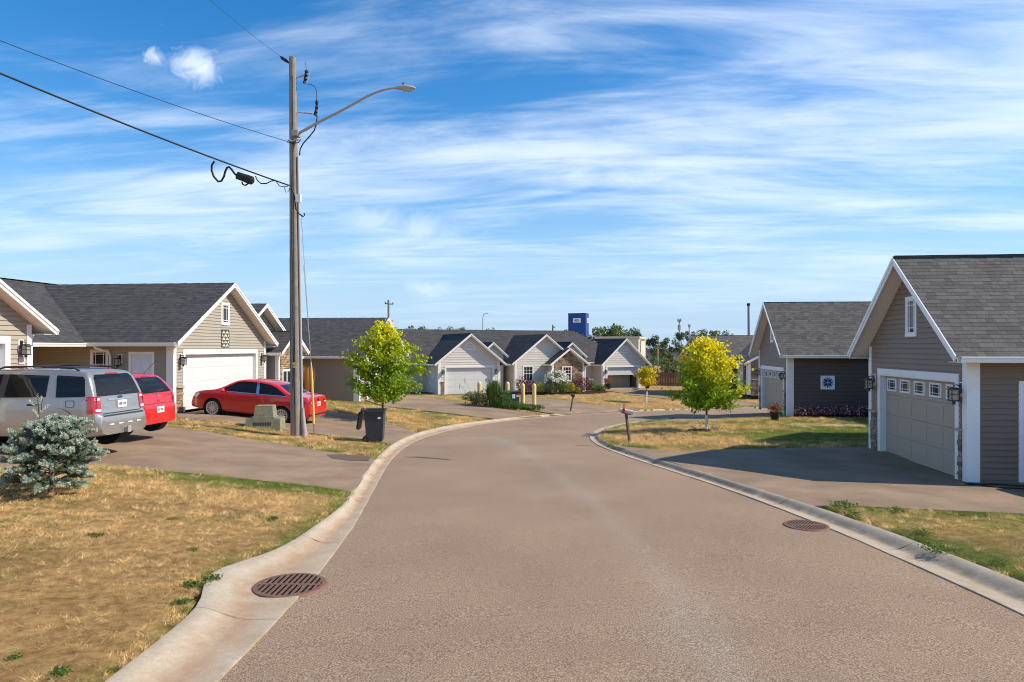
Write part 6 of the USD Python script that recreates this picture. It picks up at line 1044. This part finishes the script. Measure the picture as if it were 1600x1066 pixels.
hp = lambda x, y: Lw(*GH, (x, y, 0.04))
bush('barberry_shrub', 'wine-red barberry shrub left of the white hydrangea', 'shrub', hp(7.05, -0.9), 1.75, 1.35, 'leaf_wine', 900, 0.10, 31)
bush('barberry_shrub', 'wine-red barberry shrub right of the stone gable', 'shrub', hp(12.3, -1.0), 1.75, 1.35, 'leaf_wine', 900, 0.10, 32)
bush('golden_shrub', 'round golden shrub between barberry and hydrangea', 'shrub', hp(8.05, -1.7), 1.1, 0.95, 'leaf_lime', 600, 0.09, 33)
bush('golden_shrub', 'smaller golden shrub right of the hydrangea', 'shrub', hp(10.9, -2.0), 0.7, 0.9, 'leaf_lime', 400, 0.08, 34)
bush('golden_shrub', 'tiny lime shrub at the right end of the bed', 'shrub', hp(11.5, -2.0), 0.45, 0.45, 'leaf_lime', 200, 0.07, 35)
bush('hydrangea', 'large white-flowered hydrangea before the stone gable', 'shrub', hp(9.6, -1.7), 2.0, 1.75, 'leaf_hydrangea', 1100, 0.12, 36, flower='white_flower', nf=75, fs=0.26)
bush('green_shrub', 'low dark green shrub at the foot of the hydrangea on its left', 'shrub', hp(8.75, -2.4), 0.95, 0.75, 'leaf_mid', 500, 0.09, 37); bush('green_shrub', 'low green shrub at the foot of the hydrangea on its right', 'shrub', hp(9.9, -2.4), 1.0, 0.8, 'leaf_hydrangea', 500, 0.09, 38)
bush('hosta_clump', 'low pale green leaves beside the white corner of the open garage', 'plant', hp(14.4, -0.3), 1.3, 0.5, 'leaf_hydrangea', 300, 0.14, 39); bush('green_shrub', 'small dark shrub against the recessed wall left of the open garage', 'shrub', hp(14.2, 1.0), 0.7, 1.0, 'leaf_mid', 300, 0.09, 40, flower='white_flower', nf=6, fs=0.12)
mbp = Polygon([hp(x, y)[:2] for x, y in ((6.3, -0.2), (6.2, -2.0), (8, -3.0), (11.4, -3.1), (14.3, -1.6), (15.9, 0.6), (15.8, 2.0), (13, 2.0), (12.9, -0.5), (9.5, -0.5), (9.3, 0.3))]); v_, f_ = trimesh.creation.triangulate_polygon(mbp, engine='earcut'); v_, f_ = trimesh.remesh.subdivide_to_size(np.column_stack([v_, np.zeros(len(v_))]), f_, 0.6, max_iter=12); mm = trimesh.Trimesh(np.column_stack([v_[:, :2], lot_z(v_[:, 0], v_[:, 1]) + 0.03]), f_, process=False); mm.invert() if mm.face_normals[:, 2].mean() < 0 else None; obj('mulch_bed', mm, 'mulch', None, kind='structure', label='dark mulch bed along the grey house')
# the planting round the bollards
PL = lambda px, py=634.0: G(px, py)
for k, (px, py, w, h, mt, sp_, lab) in enumerate(((742, 632, 1.5, 0.75, 'leaf_mid', False, 'low green shrub at the left end of the bollard planting'), (757, 634, 1.7, 0.95, 'leaf_far', False, 'dark green shrub second from the left in the bollard planting'), (772, 636, 1.1, 1.5, 'leaf_hydrangea', True, 'tall upright grassy clump in the middle of the bollard planting'), (784, 637, 1.2, 1.05, 'leaf_mid', False, 'leafy shrub between the grassy clump and the green box'), (797, 638.5, 1.5, 0.42, 'leaf_mid', False, 'low shrub in front of the green service box'), (812, 639.5, 1.5, 0.34, 'leaf_hydrangea', False, 'trailing green plant at the foot of the middle bollard'), (828, 640, 1.6, 0.28, 'leaf_mid', False, 'trailing green plant at the right end of the planting'))):
    bush('planting_shrub', lab, 'shrub', PL(px, py), w, h, mt, 700, 0.085 if not sp_ else 0.2, 50 + k, depth=1.1, spiky=sp_)
b = PL(760, 632.5); o = thing('plume_grass', 'wispy grey-violet plumes against the white garage door', 'plant', b); rg = np.random.default_rng(77)
for k in range(9): a = rg.normal() * 0.5; e = np.array([a * 1.3 + rg.normal() * 0.08, rg.normal() * 0.2, rg.uniform(1.1, 1.75)]); obj('plume', cat_([tube([[a * 0.6, 0, 0], e], 0.008, 4), tube([e - [0, 0, 0.28], e + [0, 0, 0.02]], [0.02, 0.008], 5)]), 'far_grey', o)
# pots
def pot(label, loc, s, dark='terracotta'):
    o = thing('flower_pot', label, 'flower pot', loc); obj('pot', lathe([(0.001, 0.02), (0.15 * s, 0.0), (0.22 * s, 0.36 * s), (0.235 * s, 0.36 * s), (0.235 * s, 0.40 * s), (0.20 * s, 0.40 * s), (0.001, 0.36 * s)], 20), dark, o, smooth=40); rg = np.random.default_rng(int(s * 100)); q = rg.normal(size=(260, 3)) * [0.15, 0.15, 0.11] * s + [0, 0, 0.54 * s]; obj('foliage', leaf_cards(q, np.full(260, 0.07 * s), rg)[0], 'leaf_mid', o); q = rg.normal(size=(200, 3)) * [0.14, 0.14, 0.09] * s + [0, 0, 0.62 * s]; obj('flowers', leaf_cards(q, np.full(200, 0.06 * s), rg)[0], 'red_flower', o, tint=np.repeat(rg.random((200, 3)), 4, 0))
p = G(1211, 657); pot('dark pot of red flowers at the dark house garage', p, 0.92); pot('red flower pot left of the open garage door', Lw(*GH, (16.2, 1.4, 0.03)), 1.25); pot('red flower pot right of the open garage door', Lw(*GH, (20.3, 1.4, 0.03)), 1.15)
# pink bed along the dark house
a, b = np.array([9.55, 32.75]), np.array([16.5, 32.75]); o = thing('flower_bed', 'long bed of pink flowers along the dark house wall', 'flower bed', (9.5, 32.75, gz(9.7, 32.7))); rg = np.random.default_rng(88); n = 1500; q = np.stack([rg.uniform(0, 5.2, n), rg.normal(size=n) * 0.14, np.abs(rg.normal(size=n)) * 0.16 + 0.05], 1); obj('foliage', leaf_cards(q, np.full(n, 0.085), rg)[0], 'leaf_wine', o); n = 800; q = np.stack([rg.uniform(0, 5.2, n), rg.normal(size=n) * 0.14 - 0.03, np.abs(rg.normal(size=n)) * 0.15 + 0.16], 1); obj('flowers', leaf_cards(q, np.full(n, 0.075), rg)[0], 'pink_flower', o, tint=np.repeat(rg.random((n, 3)), 4, 0))
bush('orange_grass', 'orange ornamental grass between the pole and the taupe wall', 'plant', at_ground(478, 640, 36.5), 1.2, 1.9, 'leaf_orange', 260, 0.16, 61, spiky=True)
# far trees
def far_tree(px, ytop, wpx, d, label, dark=False, ybot=560, trunk=0.25, shape=1.0, n=700, cs=None, name='far_tree'):
    b = at_d(px, 560, d); b[2] = float(base(b[1])) - 0.1; h = at_d(px, ytop, d)[2] - b[2]; w = wpx * d / F; rg = np.random.default_rng(int(px * 7 + d)); o = thing(name, label, 'tree', b); obj('trunk', tube([[0, 0, -0.3], [0.02 * h, 0, h * 0.4], [0, 0, h * 0.8]], [0.05 * h * 0.6, 0.03 * h * 0.6, 0.012 * h], 7), 'bark', o, smooth=50)
    nc = 22; C = np.stack([rg.normal(size=nc) * w * 0.23, rg.normal(size=nc) * w * 0.23, rg.uniform(trunk + 0.1, 0.88, nc) * h], 1); rel = (C[:, 2] / h - trunk) / (1 - trunk); C[:, :2] *= (0.45 + 1.1 * np.sin(PI * np.clip(rel, 0.05, 1)) if shape == 1.0 else (1.15 - rel * 0.8))[:, None]; r = w * rg.uniform(0.14, 0.25, nc)
    q = rg.normal(size=(nc, n // nc, 3)); q /= np.linalg.norm(q, axis=2, keepdims=True); P_ = (C[:, None] + q * (r[:, None] * rg.uniform(0.55, 1.05, (nc, n // nc)))[..., None] * [1, 1, 0.8]).reshape(-1, 3); P_[:, 2] = trunk * h * 0.6 + (P_[:, 2] - P_[:, 2].min()) * (h - trunk * h * 0.6) / np.ptp(P_[:, 2]); obj('crown', leaf_cards(P_, np.full(len(P_), cs or max(0.3, w * 0.09)), rg, up=0.6)[0], 'leaf_far_dark' if dark else 'leaf_far', o)
FT = [(640, 508, 26, 230, 'distant rounded tree at the left end of the tree line'), (660, 509.5, 24, 235, 'distant low tree second in the tree line'), (681, 511, 16, 230, 'distant bushy tree third in the tree line'), (700, 510.5, 18, 240, 'distant tree fourth in the tree line'), (720, 511, 22, 235, 'distant tree fifth in the tree line left of the street lamp'), (762, 512, 18, 240, 'distant tree at the foot of the far street lamp'), (884, 514, 14, 210, 'dark tree peeping out left of the blue tower'), (922, 518, 14, 210, 'dark tree peeping out right of the blue tower'),
      (935, 521, 22, 190, 'pale tree between the blue tower and the beige building'), (955, 507, 46, 200, 'large rounded tree behind the beige building'), (975, 511, 30, 205, 'bushy tree right of the large rounded one'), (992, 513.5, 30, 185, 'dark tree above the right end of the beige building'), (1021, 523, 25, 150, 'lone dark tree with a bare trunk before the grey warehouse'), (1046, 527, 26, 112, 'tall dark bushy tree left of the golden maple'), (1064, 519, 22, 150, 'dark tree behind the tall bushy one'), (1088, 517, 26, 170, 'tree behind the top of the golden maple on its left'), (1114, 514, 26, 165, 'tree behind the golden maple on its right'), (1135, 515.5, 22, 180, 'last dark tree above the far brown house')]
for k, (px, yt, w, d, lab) in enumerate(FT): far_tree(px, yt, w, d, lab, dark=k in (6, 7, 11, 12, 14, 17), trunk=0.45 if k == 12 else 0.2, n=1500 if d > 200 else 2200)
for k, (px, yt, w, d, lab) in enumerate([(1014, 556, 24, 100, 'low bush behind the board fence beside the beige building'), (1033, 560, 26, 96, 'bright green bush behind the board fence'), (1052, 566, 26, 92, 'dark bush behind the right end of the fence'), (1075, 556, 28, 100, 'tall bush behind the golden maple trunk'), (1000, 562, 20, 96, 'bush just right of the open garage gable'), (1100, 560, 30, 98, 'bush behind the golden maple crown')]): far_tree(px, yt, w, d, lab, dark=k in (2, 3), trunk=0.0, n=800, cs=0.26, name='far_bush')
# grass: tufts scattered over the lawns
def tuft(seed, n, h, r, w):
    rg = np.random.default_rng(seed); a = rg.uniform(0, 2 * PI, n); rad = r * rg.random(n) ** 0.5; b = np.stack([np.cos(a) * rad, np.sin(a) * rad, np.full(n, -0.012)], 1); ln = h * rg.uniform(0.4, 1.15, n); lean = rg.normal(size=(n, 2)) * 0.95; e = b + np.column_stack([lean * ln[:, None], ln]); m = b * 0.5 + e * 0.5 + np.column_stack([-lean * ln[:, None] * 0.18, ln * 0.10]); th = rg.uniform(0, PI, n); s = np.stack([np.cos(th), np.sin(th), 0 * th], 1) * w * 0.5
    V = np.stack([b + s, b - s, m + s * 0.8, m - s * 0.8, e], 1); i = np.arange(n)[:, None] * 5; return V.reshape(-1, 3), np.concatenate([i + [0, 1, 3], i + [0, 3, 2], i + [2, 3, 4]], 1).reshape(-1, 3)
def scatter(name, label, mt, protos, where, scale, rng):
    pi = UsdGeom.PointInstancer.Define(stage, '/World/' + name); data(pi.GetPrim(), label, 'grass', kind='stuff'); paths = []
    for k, m in enumerate(protos):
        pm = usdkit.mesh(stage, f'/World/{name}/tuft' + (f'_{k:03d}' if k else ''), m, M[mt]); UsdGeom.PrimvarsAPI(pm).CreatePrimvar('tint', Sdf.ValueTypeNames.Float3Array, 'vertex').Set(Vt.Vec3fArray.FromNumpy(np.repeat(np.clip((k + 0.5) / len(protos) + rng.normal(size=(len(m[0]) // 5, 1)) * 0.22, 0, 1), 5, 0).repeat(3, 1).astype(np.float32))); paths.append(pm.GetPath())
    pi.CreatePrototypesRel().SetTargets(paths); n = len(where); pi.CreateProtoIndicesAttr(Vt.IntArray.FromNumpy(rng.integers(0, len(protos), n).astype(np.int32))); pi.CreatePositionsAttr(Vt.Vec3fArray.FromNumpy(where.astype(np.float32)))
    th = rng.uniform(0, 2 * PI, n) / 2; pi.CreateOrientationsAttr(Vt.QuathArray([Gf.Quath(float(math.cos(t)), 0, 0, float(math.sin(t))) for t in th])); pi.CreateScalesAttr(Vt.Vec3fArray.FromNumpy(np.stack([scale * rng.uniform(0.75, 1.3, n)] * 3, 1).astype(np.float32)))
rng = np.random.default_rng(99); pts = []
for x0, x1, y0, y1, den in ((-14, -2.8, 4.2, 9, 230), (-15, -3.5, 9, 16, 130), (4.2, 8.5, 7, 13.5, 110), (-15, -4.5, 16, 32, 30), (0.2, 15, 20.5, 33.2, 42), (-16, -3, 32, 50, 10), (-12, 16, 42, 66, 5)):
    n = int((x1 - x0) * (y1 - y0) * den); pts.append(np.stack([rng.uniform(x0, x1, n), rng.uniform(y0, y1, n)], 1))
Q = np.concatenate(pts); pp_ = shapely.points(Q); dr_ = shapely.distance(road_poly, pp_); dd_ = shapely.distance(dall, pp_); fwd = Q @ FW; lat = Q @ RT
houses = [sbox(-30, 24.2, -15, 32), sbox(-30, 10, -15, 17.6), sbox(-30, 38.2, -12.6, 47.2), sbox(8.05, 15.6, 20, 20.7), sbox(9.3, 33.1, 20, 38.3), sbox(-30, 10, -18, 50)]; hu = shapely.union_all(houses + [mbp.buffer(0.1)]); gh = Polygon([Lw(*GH, p)[:2] for p in ((-6, 0, 0), (21, 0, 0), (21, 14, 0), (-6, 14, 0))])
ok = (dr_ > 0.05) & (dd_ > 0.01) & (np.abs(lat) < fwd * 0.78 + 1.0) & ~shapely.contains(hu, pp_) & ~shapely.contains(gh, pp_) & (np.hypot(Q[:, 0] - 4.2, Q[:, 1] - tb[1]) > 0)
Q, dr_, dd_, fwd = Q[ok], dr_[ok], dd_[ok], fwd[ok]; gr = greenness(Q[:, 0], Q[:, 1], dr_, dd_); bare = meshkit.noise(np.column_stack([Q * 1.7, 0 * Q[:, 0]]), 17) 
isg = rng.random(len(Q)) < np.clip(gr * 1.15 - 0.12, 0, 0.95); Z = lot_z(Q[:, 0], Q[:, 1], dr_) - 0.02; W_ = np.column_stack([Q, Z]); sc = np.clip(fwd / 9, 0.8, 2.0)
dryp = [tuft(k, 36, (0.034, 0.048, 0.064)[k % 3], 0.075, 0.0062) for k in range(9)]; grp = [tuft(20 + k, 30, 0.048, 0.08, 0.005) for k in range(5)]
kd = ~isg & (rng.random(len(Q)) < 0.45 + 0.7 * bare); scatter('dry_grass', 'dry straw coloured grass covering the lawns', 'grass_dry', dryp, W_[kd], sc[kd], rng); scatter('green_grass', 'green grass along kerbs and in the lawns', 'grass_green', grp, W_[isg], sc[isg], rng)
LL = ['spreading green weed clump nearest the left drain grate', 'green weed clump in the lawn just before the left drain grate', 'small weed tuft by the left kerb beyond the drain', 'small weed tuft in the dry lawn left of the drain', 'weed tuft close behind the kerb by the left drain', 'tiny weed tuft in the bottom left corner lawn', 'green weed tuft near the bottom left edge of the lawn', 'lone weed tuft in the lawn before the blue spruce', 'small weed tuft in the middle of the dry left lawn']
first = None
wl = [(305, 915), (283, 942), (425, 812), (300, 860), (330, 905), (20, 1030), (95, 1052), (150, 838), (268, 812)]
for k, (px, py) in enumerate(wl):
    if py < 720 or px > 600: continue
    loc = G(px, py)
    if first is None:
        first = thing('weed_clump', LL[k], 'weed', loc, group='green weed clumps in the left lawn'); rg = np.random.default_rng(7); q = rg.normal(size=(150, 3)) * [0.07, 0.055, 0.012] + [0, 0, 0.02]; q[:, 2] = np.abs(q[:, 2]); obj('leaves', leaf_cards(q, np.full(150, 0.035), rg, up=0.8)[0], 'leaf_hydrangea', first)
    else: copy_of(first, LL[k], loc, rot=k * 50, scale=(0.5 + 0.37 * (k * 7 % 5) / 4,) * 3)
RL = ['leafy weed clump at the left tip of the right grass strip', 'weed clump behind the right drain grate', 'green weed clump along the driveway edge of the right grass strip', 'broad weed clump midway along the right kerb', 'weed clump near the right edge of the picture beside the kerb', 'small weed clump in the middle of the right grass strip']
first = None
for k, (px, py) in enumerate([(1318, 793), (1335, 806), (1400, 801), (1462, 862), (1560, 882), (1440, 836)]):
    loc = G(px, py)
    if first is None:
        first = thing('weed_clump', RL[k], 'weed', loc, group='green weed clumps beside the right kerb'); rg = np.random.default_rng(8); q = rg.normal(size=(170, 3)) * [0.10, 0.09, 0.03] + [0, 0, 0.05]; q[:, 2] = np.abs(q[:, 2]); obj('leaves', leaf_cards(q, np.full(170, 0.038), rg, up=0.5)[0], 'leaf_hydrangea', first)
    else: copy_of(first, RL[k], loc, rot=k * 40, scale=(0.55 + 0.1 * (k % 4),) * 3)
